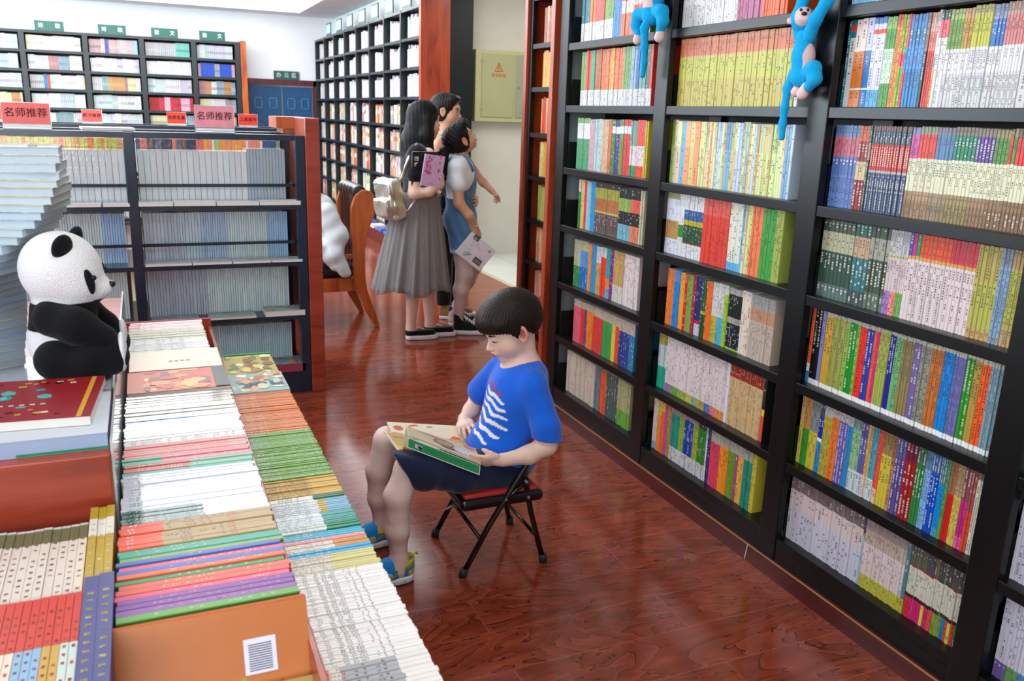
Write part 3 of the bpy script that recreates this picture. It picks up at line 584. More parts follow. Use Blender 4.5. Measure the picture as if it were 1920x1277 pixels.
for i in range(nb):
    for j,z in enumerate(ZF[1:]):
        y=Y0+dy*(i+1)-.10
        # black half height bookend leaves a gap at the far side of each compartment
        FB.box(XR+.06,XR+.2,y+.004,y+.06,z,z+.09,(.012,.013,.015))
        pal=['dcd','ddd','cdd','ede','eee','dde','dcc'] if j<3 else ['ddd','eec','e98','9a7','d64','dda','cc8','eee','bbc','c9a','ddd','da7']
        while y>Y0+dy*i+.03:
            k=rng.choice([1,1,2,3,4,5]); th=rng.uniform(.012,.026); c=hx(rng.choice(pal)); c2=hx(rng.choice(pal)); hh=rng.uniform(.19,.245)
            for _ in range(k):
                if y-th<Y0+dy*i+.022: y=0; break
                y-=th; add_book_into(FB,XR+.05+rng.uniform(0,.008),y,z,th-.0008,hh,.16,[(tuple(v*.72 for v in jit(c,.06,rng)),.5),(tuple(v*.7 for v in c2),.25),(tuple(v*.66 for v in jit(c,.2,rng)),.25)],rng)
        # face-out pamphlets low down
for y in (9.3,9.62,9.95,10.3,10.7,11.2):
    FB.box(XR-.15,XR+.02,y,y+.23,.152,.152+rng.uniform(.02,.06),hx(rng.choice(['eee','dde','46b','ecb'])))
tag(FB.build('books',M_book),'colourful books filling the long wall bookcase behind the women','books',kind='stuff')
# ================= bookcase along the back wall: front plane y=14.3
YB=14.3; XL=[-2.79+.79*k for k in range(5)]+[1.27]; XL=[-3.83,-3.0,-2.2,-1.41,-.62,.12,.83,1.42][:8]
XL=[-3.1,-2.27,-1.43,-.63,.12,.84,1.47]
bb=empty('bookcase',(-.8,14.45,0),'black bookcase across the back wall with green signs on top and wooden end','bookcase')
ZB=[2.50-.262*k for k in range(9)]
for x in XL: m=MB(); m.box(x-.035,x+.035,YB,YB+.3,0,2.5); m.build('post',M_shb,bb)
for i in range(len(XL)-1):
    for z in ZB: m=MB(); m.box(XL[i]+.035,XL[i+1]-.035,YB+.004,YB+.3,z-.038,z); m.build('shelf',M_shb,bb)
m=MB(); m.box(XL[0],XL[-1],YB+.3,YB+.32,0,2.5); m.build('back_panel',M_blackm,bb)
m=MB(); m.box(1.515,1.60,YB-.01,YB+.33,0,2.52); m.build('end_panel',M_chair,bb,bevel=.003)
BB=MB(); rng=random.Random(9)
special={(4,1):['aaa','dab','25c','25c','dab','25c','ccd'],(3,3):['b22','b22','c34','ebc','dde'],(2,0):['56a','3ac','caa','cbb','adf','5af','bbc'],(3,0):['cbb','ccb','5ba','7cb','cc9','bbb'],(1,0):['edd','eec'],(1,2):['ddd','ccd','28b','d63','dde','bbb','dc9']}
def xbook(M,x,y,z,th,h,dp,bands):
    zz=z
    for c,f in bands:
        M.box(x,x+th,y,y+dp,zz,zz+h*f,c); zz+=h*f
for i in range(len(XL)-1):
    for j,z in enumerate(ZB[1:]):
        pal=special.get((i-1,j),['dde','ccd','ddd','bcc','eee','cdd','ddd'] if rng.random()<.7 else ['ddd','c96','b88','9ab','dda','8aa','ccc'])
        x=XL[i]+.05
        while x<XL[i+1]-.06:
            k=rng.choice([2,3,5,8]); th=rng.uniform(.014,.03); c=hx(rng.choice(pal)); c2=jit(c,.35,rng); hh=rng.uniform(.185,.2)
            for _ in range(k):
                if x+th>XL[i+1]-.045: x=9; break
                cc_=tuple(v*.62 for v in jit(c,.07,rng)); xbook(BB,x,YB+.05,z,th-.002,hh,.15,[(cc_,.35),(tuple(v*.55 for v in c2),.2),(cc_,.45)]); x+=th
tag(BB.build('books',M_book),'pale and coloured books filling the bookcase along the back wall','books',kind='stuff')
# green category signs
def sign(x,y,z,w,h,txt,label,group,axis='x',mat=M_green,tmat=None,back=False):
    if axis=='x':
        s=empty('category_sign',(x,y,z),label,'sign',group)
        box_obj('sign_board',x-w/2,x+w/2,y,y+.012,z,z+h,mat,s,.001)
        if txt:
            n=len(txt)
            for k,ch in enumerate(txt):
                px=x+(k-(n-1)/2)*w*(.58 if n==2 else .3)
                if tmat is None: tmat=M_signw
                lay_text(ch,h*(.52 if n==2 else .6),frame((px,y-.002,z+h*.5),(1,0,0),(0,0,1)),tmat,'sign_character',s)
    else:
        s=empty('category_sign',(x,y,z),label,'sign',group)
        box_obj('sign_board',x,x+.012,y-w/2,y+w/2,z,z+h,mat,s,.001)
        box_obj('sign_paper',x-.002,x,y-w/2+.02,y+w/2-.02,z+.05,z+h-.02,M_signp,s)
    return s
M_signw=mat_plain('white_lettering','eef2ee',.5,.3,var=.02); M_signp=mat_plain('pale_sign_insert','b8cfc9',.5,.3,var=.05)
for x,t,l in ((-1.07,'诗歌','leftmost green sign reading two characters for poetry on the back bookcase'),(-.26,'诗歌','second green sign from the left, poetry characters, on the back bookcase'),(.45,'散文','third green sign from the left, prose characters, on the back bookcase'),(1.12,'散文','rightmost green sign on the back bookcase, above its wooden end')):
    sign(x,YB+.05,2.5,.37,.135,t,l,None)
sign(2.26,14.72,1.99,.40,.135,'办公区','green office area sign above the blue door',None)
rngn=['nearest','second','third','fourth','fifth','sixth','seventh']
for k,y in enumerate((9.55,10.27,10.95,11.62,12.35,13.05,13.8)):
    sign(XR+.05,y,2.62,.34,.2,None,'green framed sign on the long wall bookcase, %s from its red end'%rngn[k],None,axis='y')
# ================= double sided low shelving unit with white wrapped sets: front y=4.65
UL=4.65; ub=empty('shelf_unit',(.0,4.95,0),'low dark blue metal shelf unit of white book sets with red wooden end','shelf unit')
UX=[-1.71,-.88,-.053,.77]; UZ=[1.413,1.051,.746,.448,.126]
for x in UX:
    for y0,y1 in ((UL,UL+.05),(UL+.55,UL+.6)):
        m=MB(); m.box(x-.024,x+.024,y0,y1,0,1.412); m.build('post',M_navy,ub,bevel=.002)
for i in range(3):
    for z in UZ:
        m=MB(); 
        if z==1.413: m.box(UX[i]+.024,UX[i+1]-.024,UL+.003,UL+.12,z-.028,z); m.box(UX[i]+.024,UX[i+1]-.024,UL+.48,UL+.597,z-.028,z)
        else: m.box(UX[i]+.024,UX[i+1]-.024,UL+.003,UL+.597,z-.024,z)
        if z==.126: m.box(UX[i]+.024,UX[i+1]-.024,UL+.003,UL+.02,0,z-.024)
        m.build('shelf',M_navy,ub,bevel=.001)
        if 0<UZ.index(z)<3:
            m=MB(); yr=UL+.085; m.box(UX[i]+.02,UX[i+1]-.02,yr,yr+.006,z+.088,z+.104); m.box(UX[i+1]-.026,UX[i+1]-.022,yr,yr+.14,z+.088,z+.104)
            m.build('guard_rail',M_navy,ub)
m=MB(); m.box(.797,.873,UL-.01,UL+.63,0,1.502); m.build('end_panel',M_redx,ub,bevel=.004)
m=MB(); m.box(.70,.797,UL+.33,UL+.63,1.44,1.502); m.box(.74,.797,UL+.36,UL+.6,1.41,1.44); m.build('end_block',M_chair,ub)
rng=random.Random(21)
def wset(x,z,th,h,dp,c,name,label,group,mat,y=UL+.10):
    m=MB(); m.box(0,th-.0016,0,dp,0,h,c); m.box(.001,th-.0026,-.0006,0,.004,h-.004,jit(c,.05,rng))
    return m
x=UX[1]+.03
protoW={}
for bay in (1,2):
    x=UX[bay]+.034; end=UX[bay+1]-(.045 if bay==2 else .03)
    while x+.02<end:
        thin=bay==2 and x>.51
        th=.0295 if not thin else .0165
        key=(thin,rng.randrange(3))
        if key not in protoW: protoW[key]=wset(0,0,th,.268 if not thin else .283,.17,jit(hx('e6edef' if not thin else 'b4c4d2'),.06,rng),'',0,0,0).mesh('boxed_set',M_film)
        o=bpy.data.objects.new('wrapped_book',protoW[key]); COL.objects.link(o); o.location=(x,UL+.125+rng.uniform(0,.004),1.051)
        l=('thin silver wrapped book at the right end of the top shelf' if thin else ('thick white wrapped book on the top shelf, %s post of the blue unit'%('left of the' if bay==1 else 'right of the')))
        tag(o,l,'book','wrapped books, top shelf, '+('thin' if thin else 'thick %d'%bay)); x+=th
WB=MB()
for j,(z,h,cs) in enumerate(((.746,.255,None),(.448,.25,None),(.126,.25,None))):
    for bay in (0,1,2):
        x=UX[bay]+.036; end=UX[bay+1]-.05; L=end-x; s0=x
        while x+.01<end:
            t=(x-s0)/L
            if j==0: c='c0d2df' if t<.38 else ('b0cbe6' if t<.56 else ('d0e4e8' if t<.84 else 'a3cbf0'))
            elif j==1: c='b8cad8' if t<.4 else 'cfe8e8'
            else: c='b8c8cf' if t<.25 else 'b6e0ec'
            th=rng.choice([.0115,.012,.0125]) if t>.4 else rng.choice([.013,.015,.018])
            c=jit(hx(c),.06,rng)
            xbook(WB,x,UL+.15+rng.uniform(0,.003),z,th-.0016,h*(1+rng.uniform(-.004,.004)),.18,[(jit(c,.08,rng),.45),(c,.35),(jit(c,.1,rng),.2)]); x+=th
# books facing the other side, seen through the open top
for bay in (0,1,2):
    x=UX[bay]+.03; end=UX[bay+1]-.035
    for z,y in ((1.051,UL+.4),(.746,UL+.42),(.448,UL+.42)):
        x=UX[bay]+.03
        while x+.02<end:
            th=rng.uniform(.012,.03)
            if z==1.051 and bay<=1: bs=[(hx(rng.choice(['cb2','e82','d42','cc3','e93'])),.6),(hx(rng.choice(['cb2','e62','cc3','d94'])),.4)]
            elif z==1.051 and x<.3: bs=[(hx('222'),.7),(hx(rng.choice(['643','556','aaa','d65','223'])),.3)]
            elif z==1.051: bs=[(hx(rng.choice(['eda','eee','edd','cde','fdb'])),.8),(hx(rng.choice(['edc','e86','9b7','e93','358'])),.2)]
            else: bs=[(hx(rng.choice(['cb8','a86','c96'])),1)]
            xbook(WB,x,y,z,th-.001,.315 if z==1.051 else .27,.15,bs); x+=th
tag(WB.build('books',M_film),'pale wrapped books on the lower shelves of the blue metal unit','books',kind='stuff')
# flat books lying along the shelf edges
COV={}
def flat_book(x0,x1,y0,y1,z,th,c,label,group=None,name='magazine',cover=None,rz=0,n=1,spine=None,mat=None):
    cx,cy=(x0+x1)/2,(y0+y1)/2
    o=empty(name,(cx,cy,z),label,'book',group,rz=rz)
    w,d=(x1-x0)/2,(y1-y0)/2
    m=MB(); pg=(.8,.78,.72) if spine is None else spine
    for k in range(n): m.box(-w,w,-d,d,th*k/n+.0006,th*(k+1)/n-.0006,pg)
    M=Matrix.Translation((cx,cy,z))@Matrix.Rotation(rz,4,'Z')
    def mk(mb,nm):
        mb.v=[tuple(M@Vector(v)) for v in mb.v]; return mb.build(nm,mat or M_book,o)
    mk(m,'pages')
    m=MB(); m.box(-w-.001,w+.001,-d-.001,d+.001,th-.0006,th+.0008,c)
    if cover: cover(m,w,d,th+.0009)
    mk(m,'cover'); return o
def patches(cols,n,seed,s=.35):
    r=random.Random(seed)
    def f(m,w,d,z):
        for i in range(n):
            a=r.uniform(-.9,.9)*w; b=r.uniform(-.9,.9)*d; k=r.randint(5,8); rx,ry=w*s*r.uniform(.25,1),d*s*r.uniform(.3,1)
            rx=min(rx,w-abs(a)); ry=min(ry,d-abs(b)); ph=r.random()*6
            m.quad([(a+rx*math.cos(ph+2*math.pi*j/k)*r.uniform(.6,1),b+ry*math.sin(ph+2*math.pi*j/k)*r.uniform(.6,1),z+.00004*i) for j in range(k)],hx(r.choice(cols)))
    return f
for k,(a,b) in enumerate(((-.03,.13),(.135,.335),(.34,.55),(.555,.765))):
    flat_book(a,b,UL-.005,UL+.075,1.051,.018+.004*(k%2),hx('cfd3dc'),'white book lying flat on the top shelf edge, %s of four from the post'%['first','second','third','fourth'][k],None)
for k,(a,b) in enumerate(((-.36,-.2),(-.19,-.07))):
    flat_book(a,b,UL-.005,UL+.075,1.051,.015,hx('d5d8de'),'white book lying flat on the top shelf edge, %s of the post'%['farther left','just left'][k],None)
for k,(a,b) in enumerate(((-.02,.2),(.205,.4),(.405,.6),(.605,.765))):
    flat_book(a,b,UL-.005,UL+.1,.746,.013,hx('b5b9bd'),'grey covered book flat on the second shelf edge, %s from the post'%['first','second','third','fourth'][k],None,cover=patches(['999','cc8','bbb','8aa'],9,k))
for k,(a,b,th) in enumerate(((-.01,.22,.008),(.27,.51,.012),(.56,.77,.03))):
    flat_book(a,b,UL-.005,UL+.125,.448,th,hx('8fa3a6'),['pale picture book','landscape covered book','thickest landscape covered book'][k]+' lying flat on the third shelf of the blue unit',None,cover=patches(['a98','c96','79a','bca','864','9ab'],14,k+5))
flat_book(.585,.765,UL+.0,UL+.15,.126,.048,hx('77909a'),'pile of red spined books flat on the bottom shelf by the end panel',None,cover=patches(['c75','8aa','246','d93','9bb'],16,31),n=4,spine=hx('a8485a'))
flat_book(.36,.58,UL+.0,UL+.13,.126,.02,hx('5d7f72'),'green covered book flat on the bottom shelf of the blue unit',None,cover=patches(['375','9b8'],6,37))
# acrylic sign holders with red cards
M_card=mat_plain('coral_red_card','f8685f',.35,.5,var=.05); M_card2=mat_plain('pink_red_card','f79aa6',.25,.6,var=.12,scale=14); M_cardr=mat_plain('bright_red_card','e2402a',.35,.5,var=.05)
M_ink=mat_plain('dark_red_ink','5a1c2c',.6,.2,var=.02)
def card_sign(x0,x1,y,z,h,txt,card,label):
    s=empty('sign_holder',((x0+x1)/2,y,z),label,'sign')
    w=x1-x0; hb=h*.2
    box_obj('holder_base',x0,x1,y-.02,y+.05,z,z+.006,M_acr,s); box_obj('holder_frame',x0,x1,y+.004,y+.010,z+.006,z+h,M_acr,s,.001)
    box_obj('white_strip',x0+.004,x1-.004,y-.001,y+.0035,z+.012,z+hb-.004,mat_plain('white_card','eef1f2',.5,var=.02),s)
    box_obj('card',x0+.002,x1-.002,y-.001,y+.0035,z+hb,z+h-.004,card,s)
    if txt: lay_text(txt,w*.225 if len(txt)==4 else w*.17,frame(((x0+x1)/2,y-.003,z+hb+(h-hb)*.5),(1,0,0),(0,0,1)),M_ink,'lettering',s)
card_sign(-.588,-.385,4.72,1.413,.125,'名师推荐',M_card,'large coral sign card at left on the blue shelf unit, above the book tower')
card_sign(.262,.455,4.72,1.413,.138,'名师推荐',M_card2,'large pink sign card on the blue shelf unit near its right end')
flat_book(-.27,-.03,4.78,5.02,1.414,.012,hx('d8cfc6'),'white and red patterned book lying on top of the blue unit',None,cover=patches(['a33','422','c87','eee'],9,77,.5),rz=.1)
# second, parallel unit behind
u2=empty('shelf_unit',(.1,6.9,0),'second dark shelf unit standing behind the blue one with small red signs','shelf unit')
for x in (-1.6,-.72,.16,1.0):
    for y in (6.6,7.1):
        m=MB(); m.box(x-.022,x+.022,y,y+.04,0,1.40); m.build('post',M_navy,u2)
for i in range(3):
    x0=(-1.6,-.72,.16)[i]; x1=(-.72,.16,1.0)[i]
    for z in (1.4,1.08,.76,.44,.12):
        m=MB(); 
        if z==1.4: m.box(x0+.022,x1-.022,6.6,6.66,z-.03,z); m.box(x0+.022,x1-.022,7.08,7.14,z-.03,z)
        else: m.box(x0+.022,x1-.022,6.6,7.14,z-.024,z)
        m.build('shelf',M_navy,u2)
m=MB(); m.box(1.03,1.10,6.58,7.16,0,1.43); m.build('end_panel',M_redx,u2)
U2=MB()
for z in (1.08,.76,.44,.12):
    x=-1.55
    while x<.95:
        th=rng.uniform(.012,.03); xbook(U2,x,6.7,z,th-.001,.22 if z>1 else .26,.16,[(hx(rng.choice(['ddd','cde','eed','db8','9ab'])),1)]); x+=th
        if any(abs(x-p)<.05 for p in (-.72,.16)): x+=.05
tag(U2.build('books',M_book),'pale books on the second shelf unit behind the blue one','books',kind='stuff')
for x0,x1,t,l in ((-.352,-.226,'新书推荐','small faded red sign on the rear shelf unit, left of centre'),(.184,.311,'世界名著','small red sign on the rear shelf unit left of the pink card'),(.666,.799,'工具图书','small bright red sign on the rear unit, right of the pink card'),(-1.0,-.81,'文学','small red sign at the left edge, behind the coral card')):
    card_sign(x0,x1,6.62,1.40,.098,t,M_cardr if x0>0 else M_card,l)
# ================= display table in the foreground
dt=empty('display_stand',(.1,2.2,0),'red wooden stepped display stand holding rows of magazines and books','display stand')
box_obj('lower_tray',.205,.425,.9,3.35,.40,.44,M_redx,dt,.003)
box_obj('upper_tray',-.75,.20,.9,3.45,.50,.54,M_redx,dt,.003)
box_obj('tray_side',.193,.205,.9,3.45,.44,.71,M_redx,dt,.002)
box_obj('stand_base',-.72,.38,.95,3.3,.0,.40,M_redx,dt,.003); box_obj('stand_riser',-.72,.15,.95,3.4,.4,.5,M_redx,dt)
box_obj('back_board',-.75,.205,3.45,3.47,.40,.74,M_redx,dt)
# raised plinth that carries the panda
pl=empty('display_box',(-.4,2.3,.54),'red wooden box on the display stand under the panda and picture books','display box')
box_obj('box_front',-.75,-.10,1.76,1.785,.54,.872,M_redx,pl,.004); box_obj('box_side',-.118,-.10,1.785,3.3,.54,.86,M_redx,pl,.002)
box_obj('box_top',-.75,-.10,1.785,3.3,.845,.872,M_redx,pl,.003); 
M_clr=mat_plain('clear_plastic_edge','c9ced0',.1,.7,var=.1)
box_obj('clear_edging',-.0995,-.0945,1.77,3.3,.6,.895,M_clr,pl)
# rows of magazines standing spine up
TXT=0
def spine_row(x0,x1,zt,ya,specs,dp,name,catl,jx=.0035):
    """specs: (y_end, n, colours left->right 'hex.frac/..', label, text density)"""
    y=ya
    r=random.Random(int(ya*100))
    for q,(ye,n,bt,lab,tx) in enumerate(specs):
        th=(y-ye)/n; bands=parse_bands(bt,1.0); protos=[]
        for k in range(n):
            if len(protos)<3:
                m=MB(); L=x1-x0+r.uniform(-jx,jx)*.5; xx=0; hth=th-.0007; bs=[(jit(c,.04,r),f) for c,f in bands]
                for c,f in bs:
                    a,b=xx,xx+L*f
                    m.box(a,b,.0,hth,-dp,-.0016,c); m.quad([(a,.001,0),(b,.001,0),(b,hth-.001,0),(a,hth-.001,0)],c)
                    m.quad([(a,0,-.0016),(b,0,-.0016),(b,.001,0),(a,.001,0)],c); m.quad([(a,hth-.001,0),(b,hth-.001,0),(b,hth,-.0016),(a,hth,-.0016)],c)
                    xx=b
                if tx:
                    xx=.008
                    for (fa,fb,col,dens) in tx:
                        xx=L*fa; s=min(.0065,th*.62); cc=hx(col)
                        while xx<L*fb:
                            if r.random()<dens:
                                y0=hth/2-s/2
                                for w in range(2): yy=y0+s*r.uniform(0,.9); m.quad([(xx,yy,.0003),(xx+s*.9,yy,.0003),(xx+s*.9,yy+s*.14,.0003),(xx,yy+s*.14,.0003)],cc)
                                xv=xx+s*r.uniform(.1,.8); m.quad([(xv,y0,.0003),(xv+s*.14,y0,.0003),(xv+s*.14,y0+s,.0003),(xv,y0+s,.0003)],cc)
                            xx+=s*1.15
                protos.append(m.mesh(name,M_book if 'wrapped' not in lab else M_film))
            o=bpy.data.objects.new(name,r.choice(protos)); COL.objects.link(o); y-=th
            o.location=(x0+r.uniform(-jx,jx),y,zt+r.uniform(-.0015,.0015)); tag(o,lab+catl,'book',lab+catl)
        y=ye
T1=[(.1,.9,'332',.5)]
SA=[(3.10,14,'dcd','white','',),]
spine_row(-.086,.165,.76,3.36,[
 (3.25,8,'d9a9a6.15/e3cfcd.85','pink edged thin',[(.1,.5,'a66',.4)]),
 (3.095,14,'d6d3c2','cream white thin',[(.1,.8,'998',.4)]),
 (2.93,13,'dcdcd4.8/e8e6dd.2','white ribbed',[(.05,.7,'887',.4)])],.17,'magazine',' magazine, spine up, at the far end of the upper row')
flat_book(-.08,.185,2.69,2.905,.745,.022,hx('ead9c0'),'cream covered book lying flat across the upper magazine row',None,cover=lambda m,w,d,z:[m.quad([(-.02+i*.017,-.03,z),(-.008+i*.017,-.03,z),(-.008+i*.017,-.012,z),(-.02+i*.017,-.012,z)],hx('8a6a4a')) for i in range(4)])
flat_book(-.084,.19,2.48,2.685,.745,.02,hx('c9502c'),'orange and gold sunset covered book lying on the upper row',None,cover=lambda m,w,d,z:(patches(['d98a3a','e8b060','c23a1e','8a3a1a','e06030'],30,4,.5)(m,w*.72,d,z),m.quad([(w*.72,-d,z+.002),(w,-d,z+.002),(w,d,z+.002),(w*.72,d,z+.002)],hx('2b2c24'))))
spine_row(-.088,.188,.76,2.47,[
 (2.40,5,'a8a597','grey brown wrapped',[(.05,.9,'ddd',.5)]),
 (2.30,7,'b7b59f.5/a9b09e.5','olive grey wrapped',[(.05,.9,'eee',.5)]),
 (2.24,4,'7fa3c4.6/d5dde0.4','blue striped wrapped',[(.05,.9,'eee',.6)]),
 (2.12,8,'c6d6cf','pale green wrapped',[(.05,.9,'899',.5)]),
 (2.08,3,'e3dede','white and red lined',[(.05,.9,'b44',.6)]),
 (2.00,5,'d4776c.85/c98a80.15','coral pink',[(.3,.9,'ecc',.5)]),
 (1.96,3,'5aa88a.3/d9808a.7','green and pink',[(.3,.9,'eee',.5)]),
 (1.92,3,'c8655a.5/7ab090.5','red and green',[(.1,.6,'eee',.5)]),
 (1.905,1,'2a9d8c','teal',None),
 (1.72,13,'ccd3dc','silvery white wrapped',[(.05,.5,'99a',.6),(.6,.9,'eee',.8)]),
 (1.655,4,'2f5a4a.55/e6eaee.45','dark green and white wrapped',[(.04,.5,'cba',.5)])],.18,'magazine',' magazine, spine up, in the middle of the upper row')
spine_row(-.09,.19,.765,1.652,[
 (1.545,7,'e0502a.27/b0925e.73','orange and tan',[(.05,.09,'eee',.9),(.3,.65,'654',.4),(.7,.74,'c43',.9)]),
 (1.515,2,'3f9a84','teal',[(.1,.5,'cec',.4)]),
 (1.500,1,'7faa45','lime green',[(.1,.5,'ded',.4)]),
 (1.485,1,'3a62ae','royal blue',[(.3,.7,'ccd',.4)]),
 (1.470,1,'dc5a78','rose pink',[(.3,.9,'fdd',.4)]),
 (1.454,1,'3f66b0','mid blue',[(.3,.9,'ccd',.4)]),
 (1.438,1,'e06038','bright orange',[(.3,.9,'fdd',.4)]),
 (1.422,1,'3f8a48','leaf green',[(.3,.9,'ded',.4)]),
 (1.388,2,'e2553e','orange red',[(.2,.9,'fda',.5)]),
 (1.372,1,'d84a78','magenta',[(.3,.9,'fdd',.4)]),
 (1.340,2,'7d3f96','purple',[(.2,.9,'dac',.5)]),
 (1.322,1,'8a4a9e','light purple',[(.2,.9,'dac',.5)]),
 (1.302,1,'5d9e3c','grass green',[(.2,.9,'ded',.5)])],.2,'magazine',' thick book, spine up, at the near end of the upper row')
# the row ends with a big book whose orange back cover faces the camera
ob=empty('large_book',(.05,1.28,.54),'large orange book, back cover with white barcode label, ending the upper row','book')
m=MB(); Mx=Matrix.Translation((-.092,1.296,.762))@Matrix.Rotation(math.radians(-24),4,'X')
def bx(m,a,c): m.box(*a,c,M=Mx)
bx(m,(0,.288,-.024,-.001,-.2,-.002),hx('ddd')); m.build('pages',M_book,ob)
m=MB(); bx(m,(-.001,.289,-.027,-.0235,-.2,0),hx('c8783c')); bx(m,(-.001,.289,-.001,.001,-.2,0),hx('c8783c')); bx(m,(-.001,.289,-.025,.0,-.003,.0015),hx('d0662e'))
r=random.Random(8)
for i in range(26): a=r.uniform(0,.27); b=-r.uniform(.1,.17); s=r.uniform(.004,.012); bx(m,(a,a+s*.7,-.0277,-.0269,b-s,b),hx(r.choice(['9aa84a','8fa0b0','d8c8a0','b85a28','6a7a9a','c8a060'])))
bx(m,(.0,.289,-.0275,-.0269,-.2,-.155),hx('b0703a'))
m.build('back_cover',M_book,ob)
m=MB(); bx(m,(.185,.235,-.0284,-.0276,-.105,-.05),hx('eef')); 
for i in range(12): bx(m,(.192,.228,-.0288,-.0283,-.100+i*.0036,-.0985+i*.0036),hx('345'))
m.build('barcode_label',M_book,ob,)
ob2=empty('large_book',(.2,1.15,.54),'cream and olive covered book at the very front edge of the upper row','book')
m=MB(); Mx=Matrix.Translation((.03,1.225,.655))@Matrix.Rotation(math.radians(-35),4,'X'); bx(m,(0,.165,-.02,-.001,-.17,0),hx('eed')); m.build('pages',M_book,ob2)
m=MB(); bx(m,(-.001,.166,-.023,-.02,-.17,.001),hx('b0a05a')); patches_l=[(.06,-.03,.02),(.11,-.02,.016),(.12,-.05,.02)]
for a,b,s in patches_l: bx(m,(a,a+s*1.6,-.0235,-.0229,b-s,b),hx('eee'))
m.build('cover',M_book,ob2)
# lower row B
spine_row(.232,.402,.628,3.30,[(3.29,1,'3a6','green',None)],.15,'magazine',' magazine at the far end of the lower row')
flat_book(.225,.40,3.02,3.26,.612,.018,hx('b9a44a'),'gold battle scene comic lying flat at the far end of lower row',None,cover=patches(['a8783a','8a5a2a','dcc86a','e8e0b0','9a8a3a','6a7a3a'],40,11,.35))
flat_book(.222,.405,2.80,3.015,.612,.02,hx('8fb0a8'),'pale blue and orange illustrated comic next to the orange magazines',None,cover=patches(['e8e8d8','c8602a','6f9a94','3d4a52','e0a070','b8ccc8','d8d0a0'],44,12,.35))
spine_row(.212,.403,.63,2.795,[
 (2.42,44,'d97a2c','orange',[(.05,.38,'fdb',.75),(.42,.6,'e8a060',.6)]),
 (2.07,44,'6da234','grass green',[(.05,.3,'ded',.7),(.36,.52,'9c4',.7),(.6,.95,'cdb',.6)]),
 (1.955,14,'c49a2c.65/d0a83a.35','mustard gold',[(.05,.6,'653',.7)]),
 (1.925,3,'e8e8e4.6/1c6b50.4','dark green and white',[(.05,.4,'777',.5)]),
 (1.86,8,'d8e0e4.62/c9a63c.1/7fb4cf.28','white with blue end',[(.05,.5,'68a',.5)]),
 (1.80,7,'dce6e8.6/3d9c98.4','white with teal end',[(.05,.5,'699',.5)]),
 (1.765,4,'d8e2da.6/16855a.4','white with green end',[(.05,.5,'699',.5)]),
 (1.735,3,'2fb0cf','cyan',[(.05,.5,'eee',.5)]),
 (1.715,3,'e0a0a0','light pink',[(.05,.5,'eee',.5)]),
 (1.68,4,'e6dcd0.6/d3914a.4','white and apricot',[(.05,.5,'c88',.5)]),
 (1.655,2,'2aa8d8','sky blue',[(.05,.5,'eee',.5)]),
 (1.58,9,'e0dccb.5/d8cf8a.5','cream and straw',[(.05,.5,'998',.6)]),
 (1.265,46,'f6f5f2','white lettered',[(.03,.07,'c48',.9),(.13,.18,'888',.8),(.25,.29,'111',1),(.33,.36,'222',1),(.40,.47,'222',.9),(.56,.58,'333',.9),(.62,.64,'333',.9),(.70,.72,'333',.9)]),
 (1.0,20,'e87a4a.08/eae4dc.1/a9acae.52/eceae6.3','grey with black ticks',[(.03,.22,'c52',.7),(.3,.5,'556',.6),(.56,.58,'111',.9)])],.17,'magazine',' magazine, spine up, in the lower row by the boy',jx=.0022)
# near left: two rows of upright sets leaning back, spines to the ceiling
def col_row(x0,xw,n,ya,yb,zt,specf,lab,dz=0,dp=.14,mat=None):
    r=random.Random(int(xw*1e4+ya*77)); 
    for k in range(n):
        m=MB(); th=xw/n-.0008; L=yb-ya
        for (a,b,c) in specf(k):
            m.box(.0,th,L*a,L*b,-dp,0,c)
        specg=None
        for q in range(11):
            s=.009; yq=L*(.12+.07*q)
            if r.random()<.75: 
                for w in range(2): m.quad([(th*.3,yq+s*r.uniform(0,.8),.0004),(th*.7,yq+s*r.uniform(0,.8),.0004),(th*.7,yq+s*.9,.0004),(th*.3,yq+s*.9,.0004)],specf(k)[-1][2] if False else hx(specc))
        me=m.mesh('book',mat or M_book); o=bpy.data.objects.new('book',me); COL.objects.link(o); o.location=(x0+k*xw/n,ya,zt+r.uniform(-.002,.002)); o.rotation_euler=(math.radians(dz),0,0)
        tag(o,lab(k),'book',lab(k))
specc='a88'
col_row(-.62,.475,31,1.425,1.70,.75,lambda k:[(0,.12,hx('d8cfc4')),(.12,.78,hx('e6dccf')),(.78,.97,hx('6f7350')),(.97,1,hx('cfd6dc'))],lambda k:'white spined book with olive tip, in the row at the left below the box',2)
specc='e7e0c0'
col_row(-.142,.044,3,1.425,1.735,.762,lambda k:[(0,.62,hx('c0a032')),(.62,.84,hx('e8e6da')),(.84,1,hx('b8a02e'))],lambda k:'gold and white spined book, one of three beside the white ones',2)
specc='b04a3a'
bcs=['cdb96a','e8d5c0','e8d5c0','e8d5c0','8ab4d2','8ab4d2','8ab4d2','c8a040','c8a040','c8d6cc','c8d6cc']
nms=['straw','peach','peach','peach','sky blue','sky blue','sky blue','ochre','ochre','mint','mint']
col_row(-.60,.46,38,1.13,1.42,.757,lambda k:[(0,.52,hx(bcs[max(0,k-27)%11])),(.52,.55,hx('c33c24')),(.55,1,hx('d0361f'))],lambda k:'%s spined book with a red top, front row at the lower left corner'%nms[max(0,k-27)%11],2)
specc='c0b060'
col_row(-.138,.046,2,1.12,1.44,.772,lambda k:[(0,1,hx('4a4a86'))],lambda k:['indigo spined book with gold title, the left one of two at the front','indigo spined book with gold title, the right one of two, beside orange magazines'][k],2)
